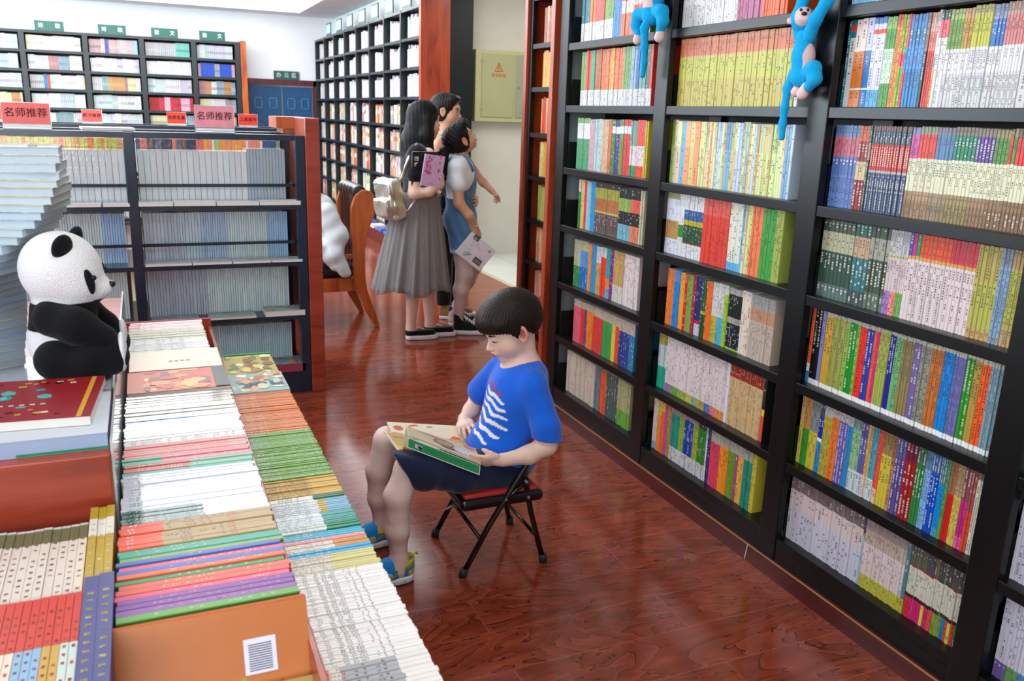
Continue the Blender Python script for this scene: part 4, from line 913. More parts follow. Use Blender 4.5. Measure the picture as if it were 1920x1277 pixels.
# picture books on the box
def redcover(m,w,d,z):
    for a,b,c,e in ((-w*.96,-w*.9,-d,d),(w*.84,w*.9,-d,d)): m.quad([(a,c,z),(b,c,z),(b,e,z),(a,e,z)],hx('d9a53a'))
    patches(['4fb6b0','5fc4bc','3a9a9a'],9,3,.35)(m,w*.5,d*.5,z+.0001)
    r=random.Random(6)
    for i in range(26):
        a=r.uniform(-.7,.7)*w; b=r.choice([r.uniform(-.85,-.5),r.uniform(.6,.9)])*d; s=r.uniform(.006,.016)
        m.quad([(a,b-s*.5,z+.0005),(a+s,b-s*.3,z+.0005),(a+s*.8,b+s*.5,z+.0005),(a-s*.2,b+s*.3,z+.0005)],hx(r.choice(['d8b23c','222222','e8d8c0','d98a3a','5a1418','c8a838'])))
    for i in range(9): m.quad([(-w*.6+i*w*.12,-d*.33,z+.0004),(-w*.54+i*w*.12,-d*.33,z+.0004),(-w*.54+i*w*.12,-d*.27,z+.0004),(-w*.6+i*w*.12,-d*.27,z+.0004)],hx('e8c8b0'))
flat_book(-.47,-.104,1.79,2.06,.872,.036,hx('cfd8e2'),'thick white hardback with a green corner strip under the red book',None,name='hardback_book',spine=hx('9fb6d6'),
  cover=lambda m,w,d,z:[m.quad([(.02,-d-.0012,-.0+.002),(w+.0012,-d-.0012,.002),(w+.0012,-d-.0012,.0075),(.02,-d-.0012,.0075)],hx('1e8a58'))])
flat_book(-.455,-.125,1.85,2.13,.9095,.020,hx('98202a'),'red illustrated picture book with gold borders lying on the white hardback',None,name='picture_book',cover=redcover,rz=-.07)
flat_book(-.36,-.105,2.09,2.42,.873,.033,hx('b9c4d0'),'silver wrapped package of books under the panda',None,name='wrapped_package',mat=M_film)
# twisting tower of books
r=random.Random(15); zt=.873; N=30
for k in range(N):
    t=k/(N-1); th=r.uniform(.0165,.0215); ang=math.radians(-62+66*t+r.uniform(-3,3)); 
    e3=min(1,max(0,(t-.35)/.5)); cx,cy=-.455+.14*e3*e3*(3-2*e3),2.40
    pg=hx('b9cfdb') if t>.45 else hx('8f9aa0')
    o=empty('tower_book',(cx,cy,zt),'white paged book in the twisting tower left of the panda','book','books of the twisting tower',rz=ang)
    w,d=.135,.1
    M=Matrix.Translation((cx,cy,zt))@Matrix.Rotation(ang,4,'Z')
    m=MB(); m.box(-w+.003,w-.002,-d+.002,d-.002,.0012,th-.0012,jit(pg,.06,r)); m.v=[tuple(M@Vector(v)) for v in m.v]; m.build('pages',M_book,o)
    cc=jit(hx(r.choice(['7ba0d0','9ab8d8','6f8fc4','c8b888','a8b0b4'])),.05,r)
    m=MB(); m.box(-w,w,-d,d,0,.0014,cc); m.box(-w,w,-d,d,th-.0014,th-.0002,cc); m.box(-w,-w+.003,-d,d,0,th-.0002,cc); m.v=[tuple(M@Vector(v)) for v in m.v]; m.build('cover',M_film,o)
    zt+=th
# ================= panda
PX,PY,PZ=-.178,2.26,.905
pa=empty('plush_panda',(PX,PY,PZ),'black and white plush panda sitting on the wrapped package, facing right','plush toy')
Wc=np.array(hx('e9ecef')); Kc=np.array(hx('14161a'))
s=SDF((PX-.16,PY-.15,PZ-.01),(PX+.17,PY+.15,PZ+.36),.0032)
s.ell((PX-.025,PY,PZ+.085),(.082,.078,.095),.02); s.ell((PX-.02,PY,PZ+.165),(.072,.072,.06),.03)
hc=np.array((PX-.015,PY,PZ+.25)); Rh=rotm(math.radians(-8),math.radians(6))
s.ell(hc,(.086,.088,.088),.015); s.ell(hc+Rh@np.array((.03,0,-.03)),(.055,.07,.055),.03); s.ell(hc+Rh@np.array((.078,0,-.032)),(.034,.034,.026),.018); s.ell(hc+Rh@np.array((-.01,0,.012)),(.082,.084,.082),.02)
def pandac(V):
    q=V-np.array((PX,PY,PZ)); c=np.tile(Wc,(len(V),1))
    band=(q[:,2]<.185+.1*(q[:,0]*.3))&(q[:,2]>.118+.12*(-q[:,0]-.02)*0); c[band]=Kc; return c
s.build('body',M_plush,pa,pandac,1)
for sy in (-1,1):
    s=SDF((PX-.13,PY-.19,PZ-.01),(PX+.17,PY+.19,PZ+.22),.0035)
    s.chain([(PX-.04,PY+sy*.05,PZ+.15),(PX+.01,PY+sy*.088,PZ+.135),(PX+.062,PY+sy*.075,PZ+.098)],[.046,.041,.034],.02)
    s.build('arm',M_plush,pa,Kc,1)
    s=SDF((PX-.13,PY-.2,PZ-.01),(PX+.19,PY+.2,PZ+.16),.0035)
    s.chain([(PX-.04,PY+sy*.07,PZ+.052),(PX+.03,PY+sy*.085,PZ+.048),(PX+.078,PY+sy*.07,PZ+.052)],[.05,.047,.04],.02); s.ell((PX+.082,PY+sy*.07,PZ+.062),(.022,.036,.052),.015)
    s.build('leg',M_plush,pa,Kc,1)
    s=SDF((PX+.07,PY-.14,PZ-.01),(PX+.14,PY+.14,PZ+.14),.003); s.ell((PX+.101,PY+sy*.07,PZ+.062),(.012,.034,.049),.01)
    s.build('foot_pad',M_plush,pa,lambda V,sy=sy:np.where((((V[:,1]-PY-sy*.07)**2+(V[:,2]-PZ-.056)**2)<.00016)[:,None],Kc,Wc))
    e=hc+Rh@np.array((.012,sy*.066,.07)); s=SDF(e-.05,e+.05,.0028); s.ell(e,(.015,.028,.034),.01,R=Rh@rotm(.5*sy,.3,-.5*sy)); s.build('ear',M_plush,pa,Kc,1)
    e=hc+Rh@np.array((.068,sy*.056,-.008)); s=SDF(e-.05,e+.05,.0028); s.ell(e,(.014,.011,.032),.01,R=Rh@rotm(-.75*sy*-1,0,.3)); s.build('eye_patch',M_plush,pa,Kc)
    m=MB(); e=e+Rh@np.array((.011,sy*.007,.012)); m2=bpy.data.meshes.new('eye'); b=bmesh.new(); bmesh.ops.create_uvsphere(b,u_segments=14,v_segments=10,radius=.0065); b.to_mesh(m2); b.free()
    m2.materials.append(M_black); o=bpy.data.objects.new('eye',m2); COL.objects.link(o); o.location=e; o.parent=pa; o.matrix_parent_inverse=Matrix.Translation(pa.location).inverted()
e=hc+Rh@np.array((.108,0,-.02)); s=SDF(e-.03,e+.03,.002); s.ell(e,(.009,.014,.009),.005); s.build('nose',M_rub,pa,Kc)
# ================= people: shared parts
SKIN=np.array(hx('dcb095')); SKP=np.array(hx('e6c3b2')); HAIR=np.array(hx('17130f')); 
M_hair=mat_attr('dark_hair',.5,.22,var=.3,scale=90,bump=.35)
def head(s,c,R,k=1.0,child=False,neck=None,nr=.05):
    """skin head into field s; local x forward, y left, z up from a point between the ears"""
    c=np.array(c,float); P=lambda a,b,d:c+R@(np.array((a,b,d))*k); e=lambda *r:np.array(r)*k
    s.ell(P(-.012,0,.035),e(.098,.077,.085),.02*k); s.ell(P(.028,0,-.018),e(.062,.063,.085),.03*k,R=R)
    s.ell(P(.03,0,-.062),e(.05,.05,.036),.03*k,R=R); s.ell(P(.066,0,-.088),e(.018,.02,.015),.02*k,R=R)
    for y in (-1,1): s.ell(P(.05,y*.034,-.038),e(.033,.03,.032),.02*k,R=R)
    s.ell(P(.074,0,.022),e(.018,.046,.014),.02*k,R=R)
    for y in (-1,1): s.ell(P(.098,y*.031,.002),e(.014,.017,.010),.010*k,'s',R=R)
    for y in (-1,1): s.ell(P(.074,y*.031,-.001),e(.0135,.0155,.0115),.004*k,R=R)
    br=.094 if child else .092
    s.cap(P(br-.012,0,.002),P(br+.008,0,-.030),.007*k,.0095*k,.008*k); s.ell(P(br+.01,0,-.034),e(.0115,.011,.0085),.006*k,R=R)
    for y in (-1,1): s.ell(P(br+.002,y*.010,-.037),e(.008,.0065,.006),.004*k,R=R)
    s.ell(P(.086,0,-.056),e(.014,.024,.012),.012*k,R=R)
    s.ell(P(.0965,0,-.0565),e(.008,.018,.0048),.004*k,R=R); s.ell(P(.0945,0,-.066),e(.0075,.016,.0052),.004*k,R=R)
    s.ell(P(.101,0,-.0612),e(.008,.017,.0016),.002*k,'s',R=R)
    for y in (-1,1):
        Re=R@rotm(-.35*y,-.12,0); s.ell(P(-.006,y*.080,-.010),e(.021,.0085,.035),.006*k,R=Re); s.ell(P(-.003,y*.089,-.005),e(.012,.008,.021),.003*k,'s',R=Re)
        s.ell(P(-.003,y*.082,-.036),e(.008,.005,.009),.005*k,R=R)
    if neck is not None: s.cap(P(-.028,0,-.045),neck,nr*k,nr*1.08*k,.025*k)
    return P
def face_bits(P,R,k,root,open_=True,lip='b8655a'):
    for y in (-1,1):
        q=P(.0795,y*.031,-.0015 if open_ else -.006)
        if open_:
            s=SDF(q-.03,q+.03,.0014*k+.0004); s.ell(q,np.array((.0095,.0135,.0055))*k,.002,R=R)
            pc=P(.0885,y*.031,-.0015)
            def col(V,pc=pc):
                d=np.linalg.norm(V-pc,axis=1); c=np.tile(np.array(hx('d8d2cc')),(len(V),1)); c[d<.0062*k]=np.array(hx('1c120c')); return c
            s.build('eye',M_rub,root,col)
        m=MB(); pts=[P((.0885 if open_ else .0895)-.007*t*t,y*(.031+t*.016),.0065-.006*t*t if open_ else -.0065+.002*t*t) for t in (-1,-.5,0,.5,1)]
        m.tube(pts,[.0006*k,.0013*k,.0016*k,.0014*k,.0006*k],hx('1a1210'),8); m.build('eyelashes',M_hair,root,smooth=True)
        m=MB(); pts=[P(.0945-.011*abs(t+.25)**2,y*(.031+t*.02),.0205-.003*t*t+.001*t) for t in (-1,-.5,0,.5,1)]
        m.tube(pts,[.0012*k,.0026*k,.0028*k,.0022*k,.0007*k],hx('2a1c15'),8); m.build('eyebrow',M_hair,root,smooth=True)
    for z,r in ((-.0562,.0042),(-.0660,.0045)):
        q=P(.0985 if z>-.06 else .0968,0,z); s=SDF(q-.035,q+.035,.0016); s.ell(q,np.array((.0068,.0165,r))*k,.002,R=R); s.build('lips',M_skin,root,hx(lip))
def finger(s,base,d,nrm,L,r,curl,k=.004):
    """three phalanges from base along d, bending towards -nrm by curl radians each joint"""
    p=np.array(base,float); d=np.array(d,float); d/=np.linalg.norm(d); nrm=np.array(nrm,float); nrm-=d*(d@nrm); nrm/=np.linalg.norm(nrm)
    seg=[.42*L,.32*L,.26*L]; rr=[r,r*.93,r*.86,r*.72]; pts=[p]
    for i in range(3):
        a=curl[i] if isinstance(curl,(list,tuple)) else curl
        d2=d*math.cos(a)-nrm*math.sin(a); nrm=nrm*math.cos(a)+d*math.sin(a); d=d2; p=p+d*seg[i]; pts.append(p)
    s.chain(pts,rr,k); return pts
def hand(s,wrist,d,nrm,k=1.0,curl=.35,side=1,spread=.12,thumb=None,curls=None):
    """palm plus four fingers and a thumb; d = pointing direction, nrm = back of hand, side=+1 thumb towards cross(nrm,d)"""
    w=np.array(wrist,float); d=np.array(d,float); d/=np.linalg.norm(d); n=np.array(nrm,float); n-=d*(d@n); n/=np.linalg.norm(n); t=np.cross(n,d)*side
    R=np.stack([d,t,n],1); L=.085*k
    s.ell(w+d*L*.5,(L*.58,.040*k,.0145*k),.012*k,R=R); s.ell(w+d*L*.72,(L*.32,.041*k,.0125*k),.01*k,R=R); s.cap(w-d*.02*k,w+d*.02*k,.024*k,.024*k,.012*k)
    lens=[.068,.075,.070,.055]; offs=[.029,.010,-.010,-.028]; rad=[.0088,.009,.0085,.0075]
    for i in range(4):
        dd=d+t*spread*(1.4-i)*.8; cc=curls[i] if curls else curl
        finger(s,w+d*(L*.88-.006*k*abs(i-1))+t*offs[i]*k-n*.001,dd,n,lens[i]*k,rad[i]*k,cc,.0035*k)
    td=thumb if thumb is not None else d*.6+t*.75-n*.25
    finger(s,w+d*L*.28+t*.030*k-n*.004*k,td,n*.6+t*.5,.062*k,.0105*k,.22,.008*k)
# ================= the boy on the folding chair, facing -x
BY=2.63
# folding chair
fc=empty('folding_chair',(1.08,BY,0),'small black folding chair with red padded seat under the boy','chair')
BK=hx('0c0d0f')
M_blk=mat_plain('gloss_black_tube','0d0f11',.22,.6,var=.1); M_redv=mat_plain('red_vinyl','b02a26',.35,.5,var=.08,scale=12,bump=.1); M_rubf=mat_plain('grey_black_rubber','2b2f34',.6,.3)
NEAR,FAR=2.475,2.785
for y in (NEAR,FAR):
    m=MB(); m.tube([(.925,y,.02),(1.011,y,.177),(1.09,y,.30),(1.155,y,.40),(1.205,y,.52)],.0105,BK,12); m.build('leg',M_blk,fc,smooth=True)
    m=MB(); dy=.014 if y==NEAR else -.014; m.tube([(1.222,y+dy*.2,.02),(1.175,y+dy,.20),(1.148,y+dy,.335),(1.14,y+dy,.345),(1.13,y+dy,.34)],.0105,BK,12); m.build('leg',M_blk,fc,smooth=True)
    for x in (.918,1.226): m=MB(); m.tube([(x,y,.0),(x+.006 if x<1 else x-.003,y,.03)],.0145,BK,12); m.build('rubber_foot',M_rubf,fc,smooth=True)
    m=MB(); m.tube([(1.065,y,.262),(1.14,y,.318)],[.008,.008],BK,8); m.build('link_bar',M_blk,fc,smooth=True)
    for p in ((1.07,.27),(1.145,.325),(1.155,.265)): m=MB(); m.tube([(p[0],y-.013,p[1]),(p[0],y+.013,p[1])],.005,hx('aaa'),8); m.build('rivet',M_acr,fc,smooth=True)
m=MB(); m.tube([(.985,NEAR,.128),(.94,BY,.20),(.965,FAR,.10)],.007,BK,8); m.build('crossbar',M_blk,fc,smooth=True)
m=MB(); m.tube([(1.2,NEAR,.10),(1.205,FAR,.10)],.007,BK,8); m.build('crossbar',M_blk,fc,smooth=True)
s=SDF((.87,2.43,.20),(1.26,2.83,.32),.004); s.box((1.063,BY,.262),(.155,.16,.021),.018,.002); s.build('seat_frame',M_blk,fc)
s=SDF((.87,2.43,.25),(1.26,2.83,.32),.004); s.box((1.063,BY,.284),(.138,.143,.012),.010,.002); s.build('seat_pad',M_redv,fc)
m=MB(); m.tube([(1.198,NEAR,.505),(1.215,NEAR+.01,.545),(1.22,NEAR+.05,.56),(1.22,FAR-.05,.56),(1.215,FAR-.01,.545),(1.198,FAR,.505)],.0105,BK,10); m.build('back_frame',M_blk,fc,smooth=True)
s=SDF((1.13,2.44,.38),(1.27,2.82,.58),.004); s.box((1.20,BY,.485),(.010,.145,.045),.008,.002,R=rotm(0,.2)); s.build('backrest',M_redv,fc)
boy=empty('person',(1.05,BY,0),'boy in blue T-shirt and navy shorts sitting on the folding chair, reading','person')
s=SDF((.52,2.36,0),(1.32,2.93,1.0),.0034)
HC=np.array((1.138,BY,.838)); RH=rotm(math.pi,math.radians(24),0); K=.97
PB=head(s,HC,RH,K,True,(1.19,BY,.705),.046)
# torso and hips (mostly under clothing), shoulders
s.chain([(1.185,BY,.66),(1.16,BY,.52),(1.09,BY,.36)],[.085,.088,.09],.03)
s.cap((1.17,2.54,.645),(1.15,2.72,.645),.045,.045,.03)
# legs
s.chain([(1.06,2.565,.335),(.745,2.54,.402),(.702,2.53,.31),(.700,2.522,.19),(.705,2.52,.085)],[.062,.046,.044,.038,.026],.02)
s.chain([(1.06,2.705,.345),(.735,2.775,.415),(.705,2.785,.30),(.705,2.79,.19),(.715,2.795,.09)],[.062,.047,.044,.038,.026],.02)
s.chain([(.705,2.52,.085),(.70,2.52,.05),(.64,2.52,.035)],[.029,.03,.025],.02); s.chain([(.715,2.795,.09),(.71,2.795,.05),(.64,2.795,.035)],[.028,.03,.025],.02)
# near arm
s.chain([(1.185,2.515,.635),(1.218,2.468,.452),(1.15,2.468,.425),(1.06,2.482,.412)],[.042,.034,.031,.022],.018)
# far arm
s.chain([(1.13,2.75,.635),(1.10,2.83,.515),(1.06,2.80,.483),(1.02,2.765,.462)],[.04,.032,.028,.021],.018)
hand(s,(1.055,2.484,.413),(-.93,.18,-.02),(.0,-.72,-.55),.82,.3,-1,.08,thumb=np.array((-.86,.12,.36)),curls=[.15,.2,.3,.4])
hand(s,(1.018,2.762,.463),(-.22,-.88,.02),(-.28,-.1,.95),.80,.28,1,.16,thumb=np.array((.45,-.8,-.3)),curls=[.18,.3,.34,.36])
def bskin(V):
    c=np.tile(SKP,(len(V),1)); q=(V-HC)@RH/K
    f=(q[:,0]>.02)&(q[:,2]>-.12)&(V[:,2]>.68)
    blush=np.exp(-((q[:,0]-.07)**2+(np.abs(q[:,1])-.045)**2+(q[:,2]+.03)**2)/.0006)[:,None]*f[:,None]
    c=c*(1-.35*blush)+np.array(hx('cf7f62'))*.35*blush
    ear=((np.abs(q[:,1])>.073)&(V[:,2]>.7))[:,None]; c=np.where(ear,np.array(hx('d89a86')),c); inn=(((q[:,0]+.004)/.011)**2+((q[:,2]+.006)/.019)**2<1)[:,None]&ear; c=np.where(inn,np.array(hx('a05a48')),c)  # ear hollow painted darker, its shade put into the skin colour
    c=np.where((V[:,2]<.46)[:,None]&(V[:,0]<.80)[:,None],np.array(hx('ecd3ca')),c)  # lower legs painted paler, light from the front put into the skin colour
    return c
s.build('body',M_skin,boy,bskin,1)
face_bits(PB,RH,K,boy,False,'a85a50')
# nails
# hair: bowl cut with strands carved by noise
s=SDF((.96,2.5,.74),(1.29,2.77,1.01),.0028)
P=PB
s.ell(P(-.014,0,.046),(.112*K,.092*K,.094*K),.02,R=RH); s.ell(P(.045,0,.055),(.068*K,.082*K,.055*K),.03,R=RH); s.ell(P(-.055,0,.02),(.07*K,.082*K,.075*K),.03,R=RH)
for y in (-1,1): s.ell(P(.018,y*.062,.0),(.024*K,.020*K,.05*K),.02,R=RH)
def cut(X,Y,Z):
    q0=(X-HC[0])*RH[0,0]+(Y-HC[1])*RH[1,0]+(Z-HC[2])*RH[2,0]; q1=(X-HC[0])*RH[0,1]+(Y-HC[1])*RH[1,1]+(Z-HC[2])*RH[2,1]; q2=(X-HC[0])*RH[0,2]+(Y-HC[1])*RH[1,2]+(Z-HC[2])*RH[2,2]
    q0,q1,q2=q0/K,q1/K,q2/K
    # hairline height as a function of position round the head
    ang=np.arctan2(np.abs(q1),q0)
    zl=np.interp(ang,[0,.35,.75,1.15,1.42,1.75,2.0,2.5,3.14],[.036,.034,.028,.012,-.020,.028,-.012,-.045,-.055])
    zl=zl+.0025*np.sin(ang*60)+.0018*np.sin(ang*133+1)
    return (zl-q2)*.7*K
s.fn(cut)
def strands(X,Y,Z):
    a=np.arctan2(Y-HC[1],X-HC[0]-.05); return .0006*np.sin(a*90+Z*25)+.0005*np.sin(a*171+3*np.sin(Z*40))
s.fn(strands,'+')
hv=lambda V:np.array(hx('1b1612'))[None]*(1+.5*np.clip((V[:,2:3]-.93)/.05,0,1))*np.array([1.15,1,.9])  # crown painted lighter, a highlight put into the hair colour
s.build('hair',M_hair,boy,hv)
# T-shirt
BLU=np.array(hx('1a62d8'))
s=SDF((.88,2.38,.22),(1.36,2.90,.75),.0036)
s.chain([(1.19,BY,.645),(1.155,BY,.52),(1.10,BY,.38),(1.085,BY,.31)],[.088,.102,.112,.108],.03)
s.ell((1.165,BY,.60),(.098,.125,.11),.03); s.ell((1.20,BY,.55),(.09,.12,.12),.03); s.ell((1.12,BY,.36),(.125,.135,.085),.03)
s.ell((1.03,2.57,.345),(.06,.07,.06),.03)
s.cap((1.18,2.525,.66),(1.165,2.735,.66),.052,.052,.03)
s.cap((1.205,2.585,.672),(1.205,2.675,.672),.05,.05,.03)
s.chain([(1.185,2.53,.635),(1.212,2.475,.525),(1.218,2.468,.46)],[.055,.049,.053],.02)
s.chain([(1.145,2.74,.64),(1.10,2.80,.555)],[.055,.052],.02)
# cut: hem, neck opening, cuffs
s.fn(lambda X,Y,Z:.478-(X-1.2)*.12-Z+0*X-10*((X<1.155)|(Y>2.515)),'i')
s.fn(lambda X,Y,Z:np.sqrt(((X-1.178)/1.05)**2+(Y-BY)**2+((Z-.748)/.9)**2)*-1+.068,'i')
s.fn(lambda X,Y,Z:(.262-Z)+0*X,'i')
def folds(X,Y,Z): return .003*np.sin(26*(X*1.2+Z*.8)+6*np.sin(9*Y))*np.clip((.5-Z)/.2,0,1)+.002*np.sin(55*(Z+.5*X)+8*Y)*np.clip((.48-Z)/.1,0,1)+.0015*np.sin(40*(Y+Z))
s.fn(folds,'+')
def shirtc(V):
    c=np.tile(BLU,(len(V),1)); W=np.array(hx('e8ecf2'))
    # fishbone print on the chest: stripes run across the front that faces -x
    a=V[:,1]-BY; z=V[:,2]; fr=(V[:,0]<1.135)
    for zc,wd,th in ((.606,.052,.0075),(.580,.060,.0065),(.553,.066,.0065),(.523,.068,.0075),(.490,.060,.0065),(.462,.045,.0055)):
        zz=zc+.34*(a+.03)+.0035*np.sin(a*90+zc*50)
        m=fr&(np.abs(a+.028)<wd)&(np.abs(z-zz)<th*(1-.5*(np.abs(a+.028)/wd)**3)); c[m]=W
    for k,(cy,h) in enumerate(((-.052,.022),(-.02,.036),(.015,.022))):
        zz=.622+.34*(cy+.02); m=fr&(z>zz)&(z<zz+h)&(np.abs(a-cy)<(.011*(1-(z-zz)/h))); c[m]=np.array(hx('b8323c'))
    return c
s.build('t_shirt',M_cloth,boy,shirtc,1)
m=MB(); pts=[]
for i in range(25):
    t=2*math.pi*i/24; pts.append((1.180+.062*math.cos(t),BY+.060*math.sin(t),.706+.010*math.cos(t)))
m.tube(pts,.0045,tuple(BLU),6,caps=False); m.build('collar',M_cloth,boy,smooth=True)
# shorts
NV=np.array(hx('1a2340'))
s=SDF((.66,2.40,.22),(1.24,2.90,.52),.004)
s.chain([(1.10,2.575,.340),(.95,2.560,.355),(.80,2.545,.388),(.69,2.538,.408)],[.078,.073,.066,.063],.02); s.chain([(1.10,2.685,.340),(.93,2.725,.348),(.73,2.772,.408)],[.078,.062,.058],.02)
s.ell((1.12,BY,.335),(.10,.135,.07),.03)
s.fn(lambda X,Y,Z:np.where(Y>2.655,.768+.3*(.455-Z),.695+.50*(.455-Z))-X,'i'); s.fn(lambda X,Y,Z:(.286-Z)+0*X-.25*np.clip(.90-X,0,1),'i')
s.fn(lambda X,Y,Z:.002*np.sin(50*X+30*Z+4*np.sin(20*Y))+.0012*np.sin(90*X-50*Z),'+')
s.build('shorts',M_cloth,boy,NV,1)
# shoes
def sneaker(cx,cy,ang,label):
    """heel at cx,cy; toe along direction ang"""
    R=rotm(ang); P=lambda a,b,c:np.array((cx,cy,0))+R@np.array((a,b,c))
    root=empty('shoe',tuple(P(.09,0,0)),label,'shoe'); lo=P(.1,0,.06)-.17; hi=P(.1,0,.06)+.17; lo[2]=-.01; hi[2]=.16
    s=SDF(lo,hi,.003); s.chain([P(.035,0,.018),P(.12,.002,.018),P(.165,.004,.017)],[.036,.040,.034],.01); s.fn(lambda X,Y,Z:np.maximum(Z-.028,.0015-Z)+0*X,'i')
    def sc(V): 
        c=np.tile(np.array(hx('e8eef0')),(len(V),1)); c[V[:,2]<.007]=np.array(hx('2a78b0')); t=np.sin(V[:,0]*160)>.75; c[(V[:,2]<.02)&(V[:,2]>.012)&t]=np.array(hx('d8cc50')); return c
    s.build('sole',M_rub,root,sc)
    s=SDF(lo,hi,.003); s.chain([P(.032,0,.045),P(.09,0,.045),P(.15,.003,.036)],[.031,.035,.029],.02); s.cap(P(.03,0,.045),P(.028,0,.082),.028,.031,.015); s.cap(P(.05,0,.07),P(.095,0,.068),.030,.022,.02)
    s.fn(lambda X,Y,Z:(.024-Z)+0*X,'i'); s.cap(P(.03,0,.088),P(.045,0,.130),.029,.033,.004,'s')
    Y1=np.array(hx('d9c548')); B1=np.array(hx('1f86cf')); O1=np.array(hx('8f9a48'))
    def uc(V):
        q=(V-P(0,0,0))@R; c=np.tile(B1,(len(V),1)); z=q[:,2]; x=q[:,0]
        c[(z>.066-.12*np.clip(x-.02,0,.03))&(x<.075)]=Y1; c[(x<.028)&(z>.03)&(z<.052)]=Y1
        d=np.abs((z-.035)-(x-.05)*.0-(.06-x)*-.45); c[(np.abs(z-(.072-.42*(x-.01)))<.006)&(x<.10)]=O1
        c[(x>.135)&(z<.05)]=Y1; r=(x-.098)**2+(z-.044)**2; c[(r<.00016)&(r>.00008)]=np.array(hx('b8d8e8')); c[r<.00005]=Y1; return c
    s.build('upper',M_cloth,root,uc)
    m=MB(); 
    for i in range(5): a=.075+i*.014; m.tube([P(a,-.018,.078-i*.006),P(a+.006,0,.088-i*.0065),P(a,.018,.078-i*.006)],.0028,hx('e8e070'),6)
    m.build('laces',M_cloth,root,smooth=True)
    m=MB(); m.tube([P(.008,0,.085),P(-.010,0,.100),P(-.012,0,.09)],.004,tuple(Y1),6); m.build('heel_loop',M_cloth,root,smooth=True)
sneaker(.757,2.525,math.pi+.04,'blue and yellow sneaker on the boy\'s nearer foot')
sneaker(.765,2.80,math.pi+.10,'blue sneaker on the boy\'s farther foot, behind his near leg')
# open picture book on his lap: hard cover, leaves, one leaf half turned
ob=empty('open_book',(.86,2.62,.46),'large open picture book with green backed page, held on the boy\'s lap','book')
def sheet(m,c4,c,th=.002,top=None):
    a=[np.array(p,float) for p in c4]; n=np.cross(a[1]-a[0],a[3]-a[0]); n/=np.linalg.norm(n)
    if n[2]<0: n=-n
    lo=a; hi=[p+n*th for p in a]; b=len(m.v); m.v+=[tuple(p) for p in lo+hi]
    for f in ((3,2,1,0),(4,5,6,7),(0,1,5,4),(1,2,6,5),(2,3,7,6),(3,0,4,7)): m.f.append(tuple(b+i for i in f)); m.c.append(c if f!=(4,5,6,7) or top is None else top); m.m.append(0)
    return hi,n
def on_sheet(m,hi,n,polys):
    L=lambda u,v:(hi[0]*(1-u)+hi[1]*u)*(1-v)+(hi[3]*(1-u)+hi[2]*u)*v
    for i,(pts,c) in enumerate(polys): m.quad([L(u,v)+n*(.0012+.00015*i) for u,v in pts],hx(c))
def blob(u,v,ru,rv,n=9,seed=1):
    r=random.Random(seed); return [(u+ru*math.cos(2*math.pi*k/n)*r.uniform(.75,1.1),v+rv*math.sin(2*math.pi*k/n)*r.uniform(.75,1.1)) for k in range(n)]
# corners: spine runs along x (towards boy); left leaf lies to the far side (+y), right leaf near (-y)
A0=(.722,2.66,.468); A1=(1.003,2.63,.400); B0=(.736,2.79,.474); B1=(1.014,2.79,.425)
m=MB(); hi,n=sheet(m,[A0,A1,B1,B0],hx('e8dcc4'),.006); on_sheet(m,hi,n,[(blob(.35,.72,.10,.2,10,2),'e06a48'),(blob(.72,.75,.13,.12,9,3),'a8b8b8'),(blob(.12,.6,.07,.2,7,4),'c86a50'),([(0,0),(1,0),(1,.28),(0,.28)],'c8a878'),(blob(.82,.25,.08,.18,8,5),'ea6a30'),(blob(.55,.8,.05,.06,6,8),'707a7a')]); m.build('left_page',M_book,ob)
m=MB(); hi,n=sheet(m,[(.701,2.70,.476),(1.0,2.66,.402),(.974,2.475,.388),(.717,2.535,.452)],hx('e9e2d0'),.006); on_sheet(m,hi,n,[([(.02,.05),(.3,.05),(.3,.6),(.02,.6)],'c8a86a'),([(.02,.6),(.5,.6),(.5,.93),(.02,.93)],'d9c04a'),(blob(.12,.75,.06,.12,7,6),'e0603a'),(blob(.3,.8,.05,.09,7,7),'e8a04a')]); m.build('right_page',M_book,ob)
m=MB(); hi,n=sheet(m,[(.750,2.590,.531),(1.003,2.575,.421),(.973,2.468,.412),(.736,2.515,.526)],hx('ddd0b8'),.0025); on_sheet(m,hi,n,[([(0.02,.03),(.98,.03),(.98,.97),(.02,.97)],'cfc2a4'),(blob(.50,.45,.17,.3,8,9),'8a7050'),(blob(.50,.45,.13,.2,8,10),'b09a78'),(blob(.75,.6,.15,.22,7,11),'d0ccd4'),(blob(.55,.72,.12,.1,7,12),'7a6a48'),(blob(.86,.15,.1,.12,7,13),'e07a58'),(blob(.3,.2,.2,.03,6,14),'a89878')]); m.build('turned_leaf',M_book,ob)
m=MB(); m.quad([(.735,2.514,.525),(.750,2.589,.530),(.742,2.6,.475),(.722,2.55,.46)],hx('b8b090')); m.quad([(.722,2.55,.46),(.742,2.6,.475),(.750,2.589,.530),(.735,2.514,.525)],hx('b8b090')); m.build('leaf_curl',M_book,ob)
m=MB(); A,B,D=np.array((.734,2.5135,.522)),np.array((.238,-.046,-.113)),np.array((-.002,.0,-.034)); nn=np.cross(B,D); nn/=np.linalg.norm(nn); nn=nn if nn[1]<0 else -nn
for k,c in ((0,'e8ece4'),(1,'e8ece4')): 
    q=[A+B*u+D*v-nn*.002*k for u,v in ((0,0),(1,0),(1,1),(0,1))]; m.quad(q if k==0 else q[::-1],hx(c))
q=[A+B*u+D*v+nn*.0005 for u,v in ((.01,.04),(.99,.04),(.99,.9),(.01,.9))]; m.quad(q,hx('2a9a5c')); 
